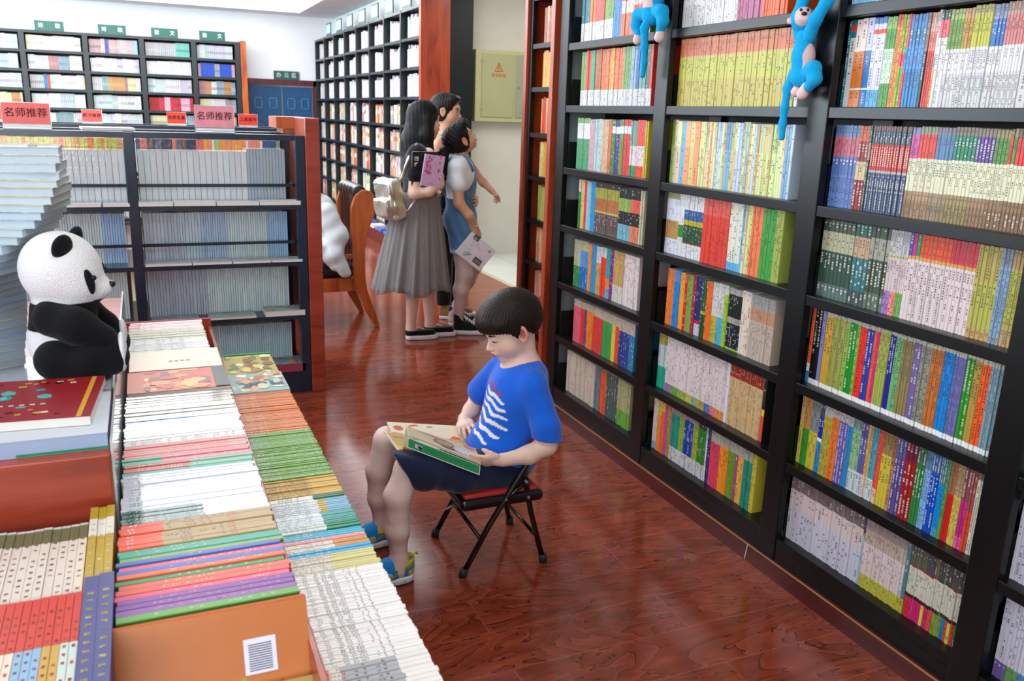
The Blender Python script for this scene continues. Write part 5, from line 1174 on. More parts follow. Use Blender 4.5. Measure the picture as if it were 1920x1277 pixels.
q=[A+B*u+D*v+nn*.0009 for u,v in ((.10,.3),(.20,.3),(.20,.7),(.10,.7))]; m.quad(q,hx('c8d0e0')); q=[A+B*u+D*v+nn*.0012 for u,v in ((.14,.35),(.20,.45),(.19,.8),(.14,.6))]; m.quad(q,hx('222a4a'))
r=random.Random(4)
for i in range(48): 
    u=.25+.7*i/48; q=[A+B*uu+D*v+nn*.0009 for uu,v in ((u,.28),(u+.004,.28),(u+.004,.28+r.uniform(.1,.5)),(u,.6))]; m.quad(q,hx('1c7a48'))
m.build('green_page',M_book,ob)
# ================= three women by the far bookcase
def woman_base(s,hc,R,k,neck,chest,waist,hip,sh,arms,legs):
    """hc head centre; chest/waist/hip points; sh half shoulder vector"""
    P=head(s,hc,R,k,False,neck,.046)
    chest,waist,hip,sh=[np.array(v,float) for v in (chest,waist,hip,sh)]
    s.cap(neck,chest,.05,.09,.04); Rl=np.stack([np.cross(sh/np.linalg.norm(sh),(0,0,1)),sh/np.linalg.norm(sh),np.array((0,0,1.))],1)
    s.ell(chest,(.085,.125,.12),.03,R=Rl); s.ell(waist,(.065,.095,.12),.04,R=Rl); s.ell(hip,(.08,.12,.11),.04,R=Rl)
    s.cap(chest+sh*.95+np.array((0,0,.075)),chest-sh*.95+np.array((0,0,.075)),.040,.040,.04)
    for pts,rs in arms: s.chain(pts,rs,.02)
    for pts,rs in legs: s.chain(pts,rs,.03)
    return P,Rl
# --- woman with long black hair, grey skirt
g1=empty('person',(1.73,5.63,0),'woman with long black hair, black top and long grey tulle skirt holding books','person')
R1=rotm(math.radians(6),math.radians(0)); H1=np.array((1.775,5.66,1.50)); K1=.98
s=SDF((1.42,5.3,0),(2.02,6.0,1.66),.0052)
arms=[([(1.665,5.50,1.27),(1.635,5.46,1.03),(1.73,5.44,1.045),(1.835,5.50,1.09)],[.048,.038,.034,.024]),([(1.75,5.80,1.27),(1.80,5.86,1.05),(1.86,5.74,1.06),(1.88,5.64,1.10)],[.046,.036,.032,.024])]
legs=[([(1.70,5.58,.86),(1.70,5.575,.46),(1.665,5.575,.36),(1.655,5.60,.085)],[.085,.054,.050,.031]),([(1.76,5.70,.86),(1.78,5.66,.46),(1.80,5.665,.36),(1.812,5.66,.085)],[.085,.052,.048,.031])]
P1,_=woman_base(s,H1,R1,K1,(1.735,5.65,1.36),(1.72,5.64,1.21),(1.72,5.64,1.02),(1.71,5.63,.92),(-.035,.125,0),arms,legs)
for x,y in ((1.655,5.60),(1.812,5.66)): s.chain([(x,y,.085),(x,y,.05),(x+.08,y-.005,.035)],[.031,.030,.025],.02)
hand(s,(1.835,5.50,1.09),(.25,.35,.9),(.85,-.5,0),.86,.5,-1,.06,curls=[.35,.4,.45,.5]); hand(s,(1.88,5.64,1.10),(-.3,-.9,.2),(.8,-.2,-.2),.86,.3,1)
s.build('body',M_skin,g1,SKP*np.array((1,.97,.97)),1); face_bits(P1,R1,K1,g1)
s=SDF((1.42,5.35,1.0),(2.0,5.98,1.68),.005)
P=P1; s.ell(P(-.018,0,.040),(.118*K1,.097*K1,.095*K1),.02,R=R1); 
s.chain([P(-.05,0,-.02),P(-.085,.0,-.14),P(-.10,0,-.25)],[.088,.085,.07],.03); s.chain([P(-.02,-.075,.0),P(-.03,-.085,-.10),P(-.02,-.09,-.23),P(-.03,-.09,-.30)],[.045,.045,.042,.03],.03); s.chain([P(-.03,.07,0),P(-.05,.08,-.2)],[.045,.04],.03); s.chain([P(-.09,-.03,-.2),P(-.12,-.05,-.36)],[.065,.03],.03)
for y in (-1,1): s.chain([P(.03,y*.06,.07),P(-.004,y*.078,-.01),P(-.012,y*.082,-.10)],[.028,.026,.03],.02)
s.ell(P(.110,0,-.02),(.092,.075,.095),.012,'s',R=R1)
s.fn(lambda X,Y,Z:.0008*np.sin((X*np.cos(.3)-Y*np.sin(.3))*240+Z*9)+.0006*np.sin((X+Y)*330),'+'); s.build('hair',M_hair,g1,np.array(hx('0d0d10')),1)
# glasses
m=MB()
for y in (-1,1):
    m.tube([P(.103,y*.033+.022*math.cos(t),-.002+.017*math.sin(t)) for t in np.linspace(0,2*math.pi,17)],.0013,hx('111'),6,caps=False); m.tube([P(.103,y*.055,.004),P(.01,y*.08,.002)],.0016,hx('111'),6)
m.tube([P(.103,-.012,.002),P(.105,0,.004),P(.103,.012,.002)],.0013,hx('111'),6); m.build('glasses',M_rub,g1,smooth=True)
s=SDF((1.45,5.32,.96),(2.0,5.98,1.42),.005)
s.cap((1.735,5.65,1.30),(1.72,5.64,1.22),.075,.10,.04); s.ell((1.722,5.64,1.2),(.115,.155,.14),.03,R=_); s.ell((1.72,5.64,1.04),(.098,.13,.12),.04,R=_)
s.cap((1.67,5.51,1.285),(1.76,5.79,1.285),.064,.06,.04); s.chain([(1.668,5.50,1.28),(1.648,5.472,1.155)],[.062,.060],.02); s.chain([(1.755,5.80,1.27),(1.782,5.842,1.15)],[.058,.056],.02)
s.fn(lambda X,Y,Z:np.maximum((1.005-Z),(Z-1.375+.12*np.abs(Y-5.65)))+0*X,'i'); s.fn(lambda X,Y,Z:.0022*np.sin(45*Z+30*X),'+'); s.build('black_top',M_cloth,g1,np.array(hx('0e0f12')),1)
# tulle skirt: pleated flare
def skirt(root,cx,cy,z0,z1,r0,r1,name,col,mat,ph,amp,ex=1.0,drop=.0,n=144):
    m=MB(); rows=16; ring=[]
    for j in range(rows+1):
        t=j/rows; z=z0+(z1-z0)*t; rr=r0+(r1-r0)*(t**.8); a=amp*(t**.9); row=[]
        for i in range(n):
            th=2*math.pi*i/n; w=rr+a*(math.sin(th*17+ph+t*.8)+.6*math.sin(th*31+ph*2-t)+.5*math.sin(th*7+ph))
            row.append((cx+.045*-t*ex+w*math.cos(th)*1.05,cy+w*math.sin(th)*.95,z+drop*t*math.sin(th*5+ph)))
        ring.append(len(m.v)); m.v+=row
    for j in range(rows):
        for i in range(n):
            k=(i+1)%n; m.f.append((ring[j]+i,ring[j+1]+i,ring[j+1]+k,ring[j]+k)); m.c.append(jit(col,.04,random)); m.m.append(0)
    o=m.build(name,mat,root,smooth=True); md=o.modifiers.new('thick','SOLIDIFY'); md.thickness=.0015; return o
M_tulle=mat_attr('grey_tulle',.85,.2,var=.1,scale=60,sheen=.4)
bt=M_tulle.node_tree.nodes['Principled BSDF']; bt.inputs['Alpha'].default_value=.62
skirt(g1,1.715,5.635,1.015,.39,.118,.185,'skirt_lining',hx('8b8c94'),M_cloth,2.2,.006)
skirt(g1,1.715,5.635,1.02,.355,.130,.25,'tulle_layer',hx('8f8d8c'),M_tulle,.3,.013,drop=.018)
skirt(g1,1.715,5.635,1.02,.375,.124,.23,'tulle_layer',hx('96948f'),M_tulle,1.7,.012,drop=.012)
m=MB(); m.tube([(1.715+.115*math.cos(t)*1.05,5.635+.118*math.sin(t),1.015) for t in np.linspace(0,2*math.pi,33)],.012,hx('77777c'),8,caps=False); m.build('waistband',M_cloth,g1,smooth=True)
# slip-on shoes
def flat_shoe(cx,cy,ang,label,soleh=.034,up=.068,hi=False,col='0c0d10',canvas=False):
    R=rotm(ang); P=lambda a,b,c:np.array((cx,cy,0))+R@np.array((a,b,c)); root=empty('shoe',tuple(P(.1,0,0)),label,'shoe')
    lo=P(.11,0,.08)-.19; hh=P(.11,0,.08)+.19; lo[2]=-.01; hh[2]=.2
    s=SDF(lo,hh,.0036); s.chain([P(.035,0,.02),P(.12,0,.02),P(.195,.004,.02)],[.037,.043,.040],.01); s.fn(lambda X,Y,Z:np.maximum(Z-soleh,.0015-Z)+0*X,'i'); s.build('sole',M_rub,root,hx('e6e8ea'))
    s=SDF(lo,hh,.0036); s.chain([P(.03,0,soleh+.012),P(.11,0,soleh+.014),P(.18,.003,soleh+.002)],[.034,.038,.034],.02)
    s.cap(P(.03,0,.05),P(.03,0,.085 if not hi else .135),.034,.036,.015); s.cap(P(.06,0,.06),P(.11,0,.058),.034,.03,.02)
    s.fn(lambda X,Y,Z:np.maximum(soleh-.003-Z,Z-(up if not hi else .15))+0*X,'i'); s.cap(P(.034,0,.10),P(.05,0,.2),.028,.036,.004,'s')
    if not hi: s.cap(P(.05,0,.10),P(.03,0,.11),.042,.042,.004,'s')
    s.build('upper',M_cloth,root,hx(col))
    if canvas:
        q=P(.19,0,.04); s=SDF(q-.06,q+.06,.003); s.ell(P(.192,.003,.036),(.036,.038,.024),.01,R=R); s.fn(lambda X,Y,Z:(.03-Z)+0*X,'i'); s.build('toe_cap',M_rub,root,hx('e8e8e6'))
        m=MB()
        for i in range(6): a=.075+i*.016; z=.135-i*.0115; m.tube([P(a,-.02,z-.012),P(a+.004,0,z),P(a+.010,.02,z-.014)],.0036,hx('e8eaec'),6); m.tube([P(a,.02,z-.012),P(a+.004,0,z+.001),P(a+.010,-.02,z-.014)],.0036,hx('e8eaec'),6)
        m.tube([P(.07,0,.14),P(.085,-.035,.135),P(.09,-.045,.11)],.0035,hx('e8eaec'),6); m.build('laces',M_cloth,root,smooth=True)
    elif not hi:
        m=MB(); a=P(.108,-.004,.080); u=R@np.array((.03,0,-.010)); v=R@np.array((0,.018,0)); 
        for sgn in (1,): m.quad([a-u*.7-v,a+u*.7-v,a+u*.7+v,a-u*.7+v],hx('dfe2e4')); m.quad([a-u*.4-v*.6+[0,0,.0006],a+u*.4-v*.6+[0,0,.0006],a+u*.4-v*.3+[0,0,.0006],a-u*.4-v*.3+[0,0,.0006]],hx('888'))
        m.build('tongue_label',M_rub,root)
    return root
flat_shoe(1.62,5.60,math.radians(-6),'black slip-on shoe, left one of the pair under the grey skirt')
flat_shoe(1.775,5.665,math.radians(-14),'black slip-on shoe, right one of the pair under the grey skirt')
# silver backpack
bp=empty('backpack',(1.52,5.56,1.0),'silver metallic backpack on the long haired woman\'s back','backpack')
s=SDF((1.32,5.38,.80),(1.68,5.76,1.18),.0045); Rb=rotm(math.radians(18),math.radians(-13)); s.box((1.505,5.57,.985),(.052,.11,.135),.028,.01,R=Rb); s.box((1.450,5.555,.93),(.022,.085,.062),.016,.006,R=Rb)
s.fn(lambda X,Y,Z:.0018*np.sin(60*Z+40*Y)+.0015*np.sin(95*Y-50*Z+40*X),'+'); s.build('bag_body',M_silver,bp)
m=MB(); m.tube([(1.555,5.50,1.10),(1.60,5.475,1.25),(1.66,5.485,1.35),(1.72,5.478,1.26),(1.71,5.46,1.12)],.011,hx('ccc'),8); m.build('strap',M_silver,bp,smooth=True); m=MB(); m.tube([(1.60,5.66,1.10),(1.65,5.76,1.25),(1.70,5.78,1.345)],.011,hx('ccc'),8); m.build('strap',M_silver,bp,smooth=True); m=MB(); m.tube([(1.53,5.52,.885),(1.60,5.47,.92),(1.64,5.45,.99)],.007,hx('ccc'),8); m.build('strap',M_silver,bp,smooth=True)
m=MB(); m.tube([Rb@np.array((-.055,y,.11))+np.array((1.505,5.57,.99)) for y in (-.09,-.03,.03,.09)],.003,hx('777'),6); m.build('zip',M_rub,bp)
# the books she holds
def upright_book(name,c,R,w,h,t,cover,spine,label,deco=None,pages='ddd8cc'):
    o=empty(name,tuple(c),label,'book'); M=Matrix([[*R[0],c[0]],[*R[1],c[1]],[*R[2],c[2]],[0,0,0,1]])
    m=MB(); m.box(-w/2+.002,w/2-.002,-t/2+.0015,t/2-.0015,-h/2+.002,h/2-.002,hx(pages),M=M); m.build('pages',M_book,o)
    m=MB(); m.box(-w/2,w/2,-t/2-.0005,-t/2+.0012,-h/2,h/2,hx(cover),M=M); m.box(-w/2,w/2,t/2-.0012,t/2+.0005,-h/2,h/2,hx(cover),M=M); m.box(-w/2-.001,-w/2+.001,-t/2,t/2,-h/2,h/2,hx(spine),M=M)
    if deco: deco(m,M)
    m.build('cover',M_book,o); return o
def dq(m,M,x,z,sx,sz,c,t,k=0): 
    y=-t/2-.0008-.0002*k; m.quad([tuple(M@Vector(p)) for p in ((x,y,z),(x+sx,y,z),(x+sx*.9,y,z+sz),(x-sx*.05,y,z+sz*.95))],hx(c))
Rk=rotm(math.radians(6),0,math.radians(6))
def d1(m,M):
    r=random.Random(3)
    for i in range(4): dq(m,M,-.075,.06-i*.038,.03,.028,'bfc4c8',.032); dq(m,M,-.072,.066-i*.038,.02,.004,'222',.032,1)
    dq(m,M,-.08,-.085,.05,.035,'c8663c',.032)
upright_book('book',np.array((1.700,5.452,1.187)),Rk,.175,.235,.032,'1a1a1e','1d1d20','thick black covered book held against the woman\'s chest behind the pink one',d1)
def d2(m,M):
    r=random.Random(9)
    for i in range(34): 
        if r.random()<.6: dq(m,M,r.uniform(-.065,-.02),r.uniform(-.03,.09),r.uniform(.006,.02),r.uniform(.005,.016),'d43a8a',.014,i%4)
        else: dq(m,M,r.uniform(.03,.055),r.uniform(-.06,.10),r.uniform(.004,.016),r.uniform(.006,.02),'d02a80',.014,i%4)
    for i in range(10): dq(m,M,-.02+.004*i,-.09,.002,.012,'a888b8',.014)
upright_book('book',np.array((1.752,5.425,1.18)),rotm(math.radians(10),0,math.radians(6))@np.array([[math.cos(.12),0,math.sin(.12)],[0,1,0],[-math.sin(.12),0,math.cos(.12)]]),.145,.205,.014,'d3b4dc','d9c0de','pink and lilac book with magenta lettering in the long haired woman\'s hand',d2)
m=MB(); s=SDF((1.85,5.45,.98),(1.98,5.62,1.12),.004); 
# --- girl in denim dungarees looking up
g3=empty('person',(2.08,5.70,0),'woman in blue denim dungaree shorts and white T-shirt looking up, hair in ponytail','person')
R3=rotm(math.radians(0),math.radians(-34)); H3=np.array((2.045,5.70,1.375)); K3=.95
s=SDF((1.80,5.40,0),(2.42,6.05,1.55),.0052)
arms=[([(1.982,5.60,1.185),(1.985,5.555,.955),(2.05,5.53,.87),(2.105,5.545,.785)],[.043,.036,.032,.022]),([(2.085,5.80,1.19),(2.14,5.88,1.02),(2.17,5.80,.985),(2.155,5.70,.975)],[.043,.034,.03,.022])]
legs=[([(2.04,5.62,.76),(2.055,5.62,.44),(2.035,5.625,.33),(2.032,5.66,.09)],[.088,.056,.053,.030]),([(2.10,5.78,.76),(2.20,5.80,.47),(2.17,5.84,.36),(2.075,5.90,.10)],[.085,.055,.050,.030])]
P3,R3l=woman_base(s,H3,R3,K3,(2.03,5.70,1.265),(2.04,5.70,1.12),(2.04,5.70,.96),(2.045,5.70,.82),(.049,.106,0),arms,legs)
s.chain([(2.032,5.66,.09),(2.03,5.66,.05),(2.10,5.65,.035)],[.030,.03,.025],.02); s.chain([(2.075,5.90,.10),(2.07,5.90,.05),(2.13,5.90,.035)],[.03,.03,.025],.02)
hand(s,(2.105,5.545,.785),(.35,-.05,-.93),(.5,-.85,0),.84,.45,1,.08,curls=[.3,.45,.5,.55]); hand(s,(2.155,5.70,.975),(-.15,-.9,-.2),(.9,-.2,.2),.84,.3,1)
s.build('body',M_skin,g3,lambda V:np.where((V[:,2]<.6)[:,None],np.array(hx('c9b3ad')),np.array(hx('c99878'))),1); face_bits(P3,R3,K3,g3)
P=P3; s=SDF((1.78,5.5,1.04),(2.2,5.9,1.54),.0046)
s.ell(P(-.024,0,.038),(.110*K3,.095*K3,.094*K3),.02,R=R3); s.ell(P(-.03,0,-.01),(.09,.085,.08),.02,R=R3); s.ell(P(.06,0,.095),(.05,.07,.035),.03,R=R3); s.ell(P(.105,0,-.01),(.078,.068,.088),.015,'s',R=R3)
for y in (-1,1): s.ell(P(.0,y*.09,-.012),(.026,.022,.04),.01,'s',R=R3)
a=P(-.12,0,.0); s.chain([P(-.09,0,.01),a,a+np.array((-.04,-.02,-.03)),a+np.array((-.055,-.035,-.11)),a+np.array((-.035,-.045,-.20))],[.034,.024,.038,.040,.014],.015)
s.fn(lambda X,Y,Z:.0016*np.sin((X+Z)*200)+.0012*np.sin((Y-Z)*230),'+'); s.build('hair',M_hair,g3,np.array(hx('121012')),1)
m=MB(); m.tube([a+np.array((-.012,.022*math.cos(t),.022*math.sin(t))) for t in np.linspace(0,2*math.pi,15)],.007,hx('d8d4c8'),6,caps=False); m.build('hair_band',M_rub,g3,smooth=True)
WH=np.array(hx('dfe6ee')); DN=np.array(hx('4c729c'))
s=SDF((1.82,5.42,.86),(2.3,6.0,1.32),.005)
s.cap((2.032,5.70,1.235),(2.04,5.70,1.15),.075,.095,.04); s.ell((2.04,5.70,1.12),(.108,.150,.135),.03,R=R3l); s.ell((2.04,5.70,.97),(.092,.128,.12),.04,R=R3l)
s.cap((1.985,5.60,1.20),(2.085,5.80,1.20),.060,.060,.04); s.chain([(1.982,5.595,1.185),(1.984,5.57,1.075)],[.053,.056],.02); s.chain([(2.085,5.80,1.19),(2.115,5.85,1.09)],[.052,.055],.02)
s.fn(lambda X,Y,Z:np.maximum(.90-Z,Z-1.275+.08*np.abs(Y-5.7))+0*X,'i'); s.cap((2.09,5.7,1.26),(2.06,5.7,1.30),.055,.06,.01,'s'); s.fn(lambda X,Y,Z:.002*np.sin(50*Z+30*X+20*Y),'+'); s.build('t_shirt',M_cloth,g3,WH,1)
s=SDF((1.84,5.45,.55),(2.34,6.0,1.30),.005)
s.ell((2.045,5.70,.98),(.102,.138,.15),.03,R=R3l); s.ell((2.045,5.70,.83),(.122,.168,.13),.04,R=R3l); s.cap((2.04,5.63,.77),(2.05,5.62,.60),.102,.098,.03); s.cap((2.10,5.78,.77),(2.16,5.80,.62),.10,.092,.03)
s.ell((2.075,5.70,1.10),(.088,.11,.13),.03,R=R3l)
s.fn(lambda X,Y,Z:np.maximum(.598-Z,np.minimum(Z-.98,np.maximum(Z-1.175,.02-((X-2.035)*.906-(Y-5.70)*.42))))+0*Y,'i'); s.fn(lambda X,Y,Z:.0025*np.sin(40*Z+25*X+25*Y),'+')
def den(V):
    r=np.random.RandomState(2); c=np.tile(DN,(len(V),1))*(.88+.24*(.5+.5*np.sin(V[:,2:3]*37+V[:,0:1]*29+5*np.sin(V[:,1:2]*21))))
    c[(V[:,2]<.628)]=np.array(hx('9db4c8')); return c
s.build('dungarees',M_cloth,g3,den,1)
for q in (-.062,.062):
    m=MB(); m.tube([(2.035+.906*a+.42*q,5.70-.42*a+.906*q,z) for a,z in ((.105,1.165),(.085,1.21),(.045,1.262),(0,1.272),(-.06,1.24),(-.10,1.16),(-.10,1.0))],.0115,tuple(DN),8)
    m.build('dungaree_strap',M_cloth,g3,smooth=True)
m=MB()
# gold sequin letters C G down the bib
for zc in (1.10,1.02):
    m.tube([(2.035+.906*.112-.42*.028*math.cos(t),5.70-.42*.112-.906*.028*math.cos(t),zc+.028*math.sin(t)) for t in np.linspace(.9,5.4,12)],.007,hx('c8b45a'),6)
m.build('gold_letters',M_silver,g3,smooth=True)
m=MB(); m.tube([(2.103+.026*math.cos(t),5.545+.026*math.sin(t)*.9,.80+.01*math.cos(t)) for t in np.linspace(0,2*math.pi,17)],.004,hx('e8e4e0'),6,caps=False); m.build('bracelet',M_rub,g3,smooth=True)
flat_shoe(2.0,5.665,math.radians(-22),'black high-top canvas sneaker with white laces, nearest of the dungaree pair',.034,.07,True,'12181c',True)
flat_shoe(2.045,5.91,math.radians(-6),'black canvas sneaker farther back, behind the dungaree woman\'s near foot',.034,.07,True,'26323c',True)
def d3(m,M):
    r=random.Random(12); dq(m,M,.02,-.07,.07,.045,'3a6f80',.008); dq(m,M,.03,-.06,.05,.02,'a8784a',.008,1); dq(m,M,-.085,.06,.05,.035,'4a5a62',.008); dq(m,M,-.08,.065,.03,.012,'a8b0b4',.008,1)
    for i in range(12): dq(m,M,r.uniform(-.08,.05),r.uniform(-.02,.06),r.uniform(.01,.035),.003,'8a90a0',.008,i%3)
    dq(m,M,.07,.05,.02,.02,'c87ac0',.008)
ca=math.radians(38); Rg=rotm(math.radians(-4),0,math.radians(8))@np.array([[math.cos(ca),0,math.sin(ca)],[0,1,0],[-math.sin(ca),0,math.cos(ca)]])
upright_book('magazine',np.array((2.105,5.525,.62)),Rg,.235,.185,.008,'e6e8f0','dfe2ea','white magazine with a small landscape picture hanging from the dungaree woman\'s hand',d3)
# --- taller woman behind them
g2=empty('person',(2.1,6.2,0),'tall woman with tied back hair and grey-green sleeveless top standing behind the others','person')
R2=rotm(math.radians(-38),math.radians(2)); H2=np.array((2.085,6.12,1.565)); K2=1.0
s=SDF((1.80,5.75,0),(2.62,6.5,1.72),.0055)
arms=[([(1.985,6.04,1.30),(1.945,6.00,1.10),(1.93,5.93,1.0),(1.955,5.89,.985)],[.043,.036,.032,.022]),([(2.20,6.22,1.30),(2.33,6.20,1.13),(2.39,6.16,1.05),(2.44,6.10,.99)],[.043,.034,.031,.022])]
legs=[([(2.06,6.10,.88),(2.07,6.12,.5),(2.08,6.14,.1)],[.09,.062,.045]),([(2.16,6.22,.88),(2.17,6.24,.5),(2.17,6.26,.1)],[.09,.062,.045])]
P2,R2l=woman_base(s,H2,R2,K2,(2.085,6.13,1.43),(2.09,6.14,1.26),(2.10,6.15,1.08),(2.10,6.15,.94),(-.09,-.085,0),arms,legs)
hand(s,(2.44,6.10,.99),(.6,-.35,-.6),(.4,-.3,.8),.86,.5,1,.15,curls=[.3,.6,.7,.8]); hand(s,(1.955,5.89,.985),(.8,-.45,-.1),(.1,.5,.8),.86,.35,-1,.12)
s.build('body',M_skin,g2,np.array(hx('cd9a7c')),1); face_bits(P2,R2,K2,g2,lip='a83c38')
P=P2; s=SDF((1.9,5.9,1.45),(2.28,6.36,1.72),.0046); s.ell(P(-.024,0,.038),(.112,.092,.092),.02,R=R2); s.ell(P(.05,0,.085),(.05,.07,.032),.03,R=R2); s.ell(P(-.03,0,-.01),(.09,.083,.08),.02,R=R2); s.ell(P(.105,0,-.022),(.085,.068,.093),.015,'s',R=R2)
for y in (-1,1): s.ell(P(.0,y*.09,-.012),(.026,.022,.04),.01,'s',R=R2)
b=P(-.115,.02,.045); s.ell(b,(.034,.034,.034),.01); s.fn(lambda X,Y,Z:.0014*np.sin((X-Y)*220)+0*Z,'+'); s.build('hair',M_hair,g2,np.array(hx('1a1615')),1)
s=SDF((1.85,5.85,.84),(2.36,6.45,1.44),.005); s.cap((2.085,6.13,1.37),(2.09,6.14,1.3),.072,.1,.04); s.ell((2.09,6.14,1.25),(.11,.15,.14),.03,R=R2l); s.ell((2.10,6.15,1.07),(.096,.13,.14),.04,R=R2l)
s.fn(lambda X,Y,Z:np.maximum(.86-Z,Z-1.405)+0*X+0*Y,'i'); s.build('sleeveless_top',M_cloth,g2,np.array(hx('8d8a76')),1)
s=SDF((1.85,5.85,.06),(2.36,6.45,1.04),.0055); s.ell((2.10,6.15,.93),(.122,.168,.13),.04,R=R2l); s.chain([(2.06,6.10,.86),(2.07,6.12,.5),(2.08,6.14,.13)],[.10,.074,.058],.02); s.chain([(2.16,6.22,.86),(2.17,6.24,.5),(2.17,6.26,.13)],[.10,.074,.058],.02); s.fn(lambda X,Y,Z:np.maximum(.11-Z,Z-1.0)+0*X+0*Y,'i'); s.build('black_trousers',M_cloth,g2,np.array(hx('0f1114')),1)
flat_shoe(2.05,6.145,math.radians(-30),'light brown boot of the tall woman, between the other women\'s legs',.03,.07,True,'9a7048')
flat_shoe(2.15,6.27,math.radians(-35),'light brown boot of the tall woman, the one half hidden behind sneakers',.03,.07,True,'9a7048')
hb=empty('handbag',(2.02,5.85,.95),'black handbag and phone held between the women','bag'); s=SDF((1.88,5.74,.82),(2.14,5.96,1.1),.0045); s.box((2.01,5.845,.935),(.075,.035,.055),.025,.01,R=rotm(.2)); s.build('bag_body',M_cloth,hb,np.array(hx('0d0e11')))
m=MB(); m.tube([(1.95,5.84,.985),(1.97,5.845,1.03),(2.05,5.85,1.03),(2.07,5.85,.985)],.006,hx('111'),8); m.build('handle',M_rub,hb,smooth=True)
# --- person in the white hooded jacket on the wooden armchair behind the shelf unit
ch=empty('armchair',(1.25,6.15,0),'orange-brown wooden armchair with tufted black leather back behind the shelf unit','chair')
sid=[(1.50,.005),(1.535,.005),(1.50,.12),(1.445,.28),(1.43,.36),(1.43,.58),(1.455,.72),(1.515,.86),(1.515,.945),(1.475,1.0),(1.415,1.01),(1.365,.97),(1.335,.88),(1.335,.70),(1.345,.50),(1.345,.36),(1.37,.28),(1.42,.14)]
for y,l in ((5.98,0),(6.48,1)):
    m=MB(); m.prism(sid,1,y,y+.05); m.build('side_frame',M_chair,ch,bevel=.006)
for y in (5.985,6.48): m=MB(); m.box(.88,1.36,y,y+.04,.285,.375); m.build('seat_rail',M_chair,ch,bevel=.003); m=MB(); m.box(.9,1.36,y,y+.04,.52,.55); m.build('armrest',M_chair,ch,bevel=.004)
for y in (5.985,6.48): m=MB(); m.box(.88,.93,y,y+.04,0,.53); m.build('leg',M_chair,ch,bevel=.004)
M_lea=mat_plain('black_tufted_leather','1a1512',.28,.6,var=.15,scale=8)
s=SDF((1.24,6.0,.35),(1.46,6.66,1.06),.007); s.box((1.385,6.255,.70),(.035,.215,.33),.03,.01,R=rotm(0,.0)); s.cap((1.40,6.04,.985),(1.40,6.47,.985),.058,.058,.02)
s.fn(lambda X,Y,Z:.006*np.abs(np.sin(Y*34))+0*X+0*Z,'+'); s.build('leather_back',M_lea,ch,smooth=1)
s=SDF((.84,5.98,.33),(1.40,6.68,.5),.007); s.box((1.12,6.255,.415),(.24,.22,.045),.03,.01); s.build('seat_cushion',M_lea,ch,smooth=1)
pj_=empty('person',(1.14,6.25,.4),'seated person with dark hair and a white hooded jacket, mostly hidden by the shelf unit','person')
s=SDF((.86,5.9,.40),(1.38,6.6,1.2),.006); RJ=rotm(math.pi-.4,.3); HJ=np.array((1.06,6.20,1.02)); PJ=head(s,HJ,RJ,.9,True,(1.12,6.22,.87),.045); s.chain([(1.13,6.23,.83),(1.16,6.25,.55)],[.10,.12],.03); s.chain([(1.10,6.22,.55),(.93,6.20,.53)],[.08,.07],.03); s.build('body',M_skin,pj_,SKP,1); face_bits(PJ,RJ,.9,pj_)
s=SDF((.88,5.95,.90),(1.28,6.45,1.18),.005); s.ell(PJ(-.02,0,.045),(.105,.09,.088),.02,R=RJ); s.ell(PJ(-.04,0,0),(.08,.082,.08),.02,R=RJ); s.ell(PJ(.1,0,-.03),(.08,.07,.1),.015,'s',R=RJ); s.build('hair',M_hair,pj_,np.array(hx('15110f')),1)
s=SDF((.88,5.88,.33),(1.38,6.58,1.02),.006); s.ell((1.155,6.22,.80),(.13,.17,.16),.03); s.ell((1.17,6.22,.62),(.14,.18,.15),.04); s.ell((1.12,6.2,.905),(.085,.11,.05),.03)
s.chain([(1.17,6.03,.85),(1.235,6.0,.68),(1.21,5.97,.56),(1.27,5.965,.43)],[.065,.072,.06,.045],.03); s.chain([(1.14,6.02,.60),(1.20,5.975,.47)],[.06,.03],.03)
s.fn(lambda X,Y,Z:.003*np.sin(32*X+22*Z+4*np.sin(15*Y))+.002*np.sin(50*Z-35*X),'+'); s.fn(lambda X,Y,Z:.010*(np.abs(np.sin(19*X+13*Z+2*np.sin(11*Y)))-.5)*np.clip((.95-Z)*3,0,1),'+'); s.build('white_jacket',M_cloth,pj_,np.array(hx('ccd3d8')),1)
# reader with a light blue cap beyond the blue unit, only the cap top shows
p4=empty('person',(.10,7.9,0),'reader with light blue cap and dark hair, only head top visible over the rear shelves','person')
s=SDF((-.2,7.6,0),(.4,8.2,1.45),.008); R4=rotm(math.radians(200),.2); H4=np.array((.10,7.9,1.24)); P4=head(s,H4,R4,.95,True,(.10,7.92,1.1),.045); s.chain([(.10,7.92,1.05),(.1,7.95,.72)],[.11,.14],.03); s.chain([(.05,7.93,.66),(.04,7.72,.45),(.04,7.78,.06)],[.08,.06,.04],.03); s.chain([(.16,7.95,.66),(.17,7.72,.45),(.17,7.78,.06)],[.08,.06,.04],.03); s.build('body',M_skin,p4,SKP,0)
s=SDF((-.1,7.7,1.15),(.3,8.1,1.42),.006); s.ell(P4(-.02,0,.045),(.112,.096,.088),.02,R=R4); s.fn(lambda X,Y,Z:(1.27-Z)+0*X,'i'); s.build('cap',M_cloth,p4,np.array(hx('9fb8d4')))
s=SDF((-.1,7.7,1.1),(.3,8.1,1.32),.006); s.ell(P4(-.025,0,.02),(.105,.09,.085),.02,R=R4); s.ell(P4(.1,0,-.03),(.08,.07,.1),.015,'s',R=R4); s.fn(lambda X,Y,Z:(Z-1.275)+0*X,'i'); s.build('hair',M_hair,p4,np.array(hx('15110f')))
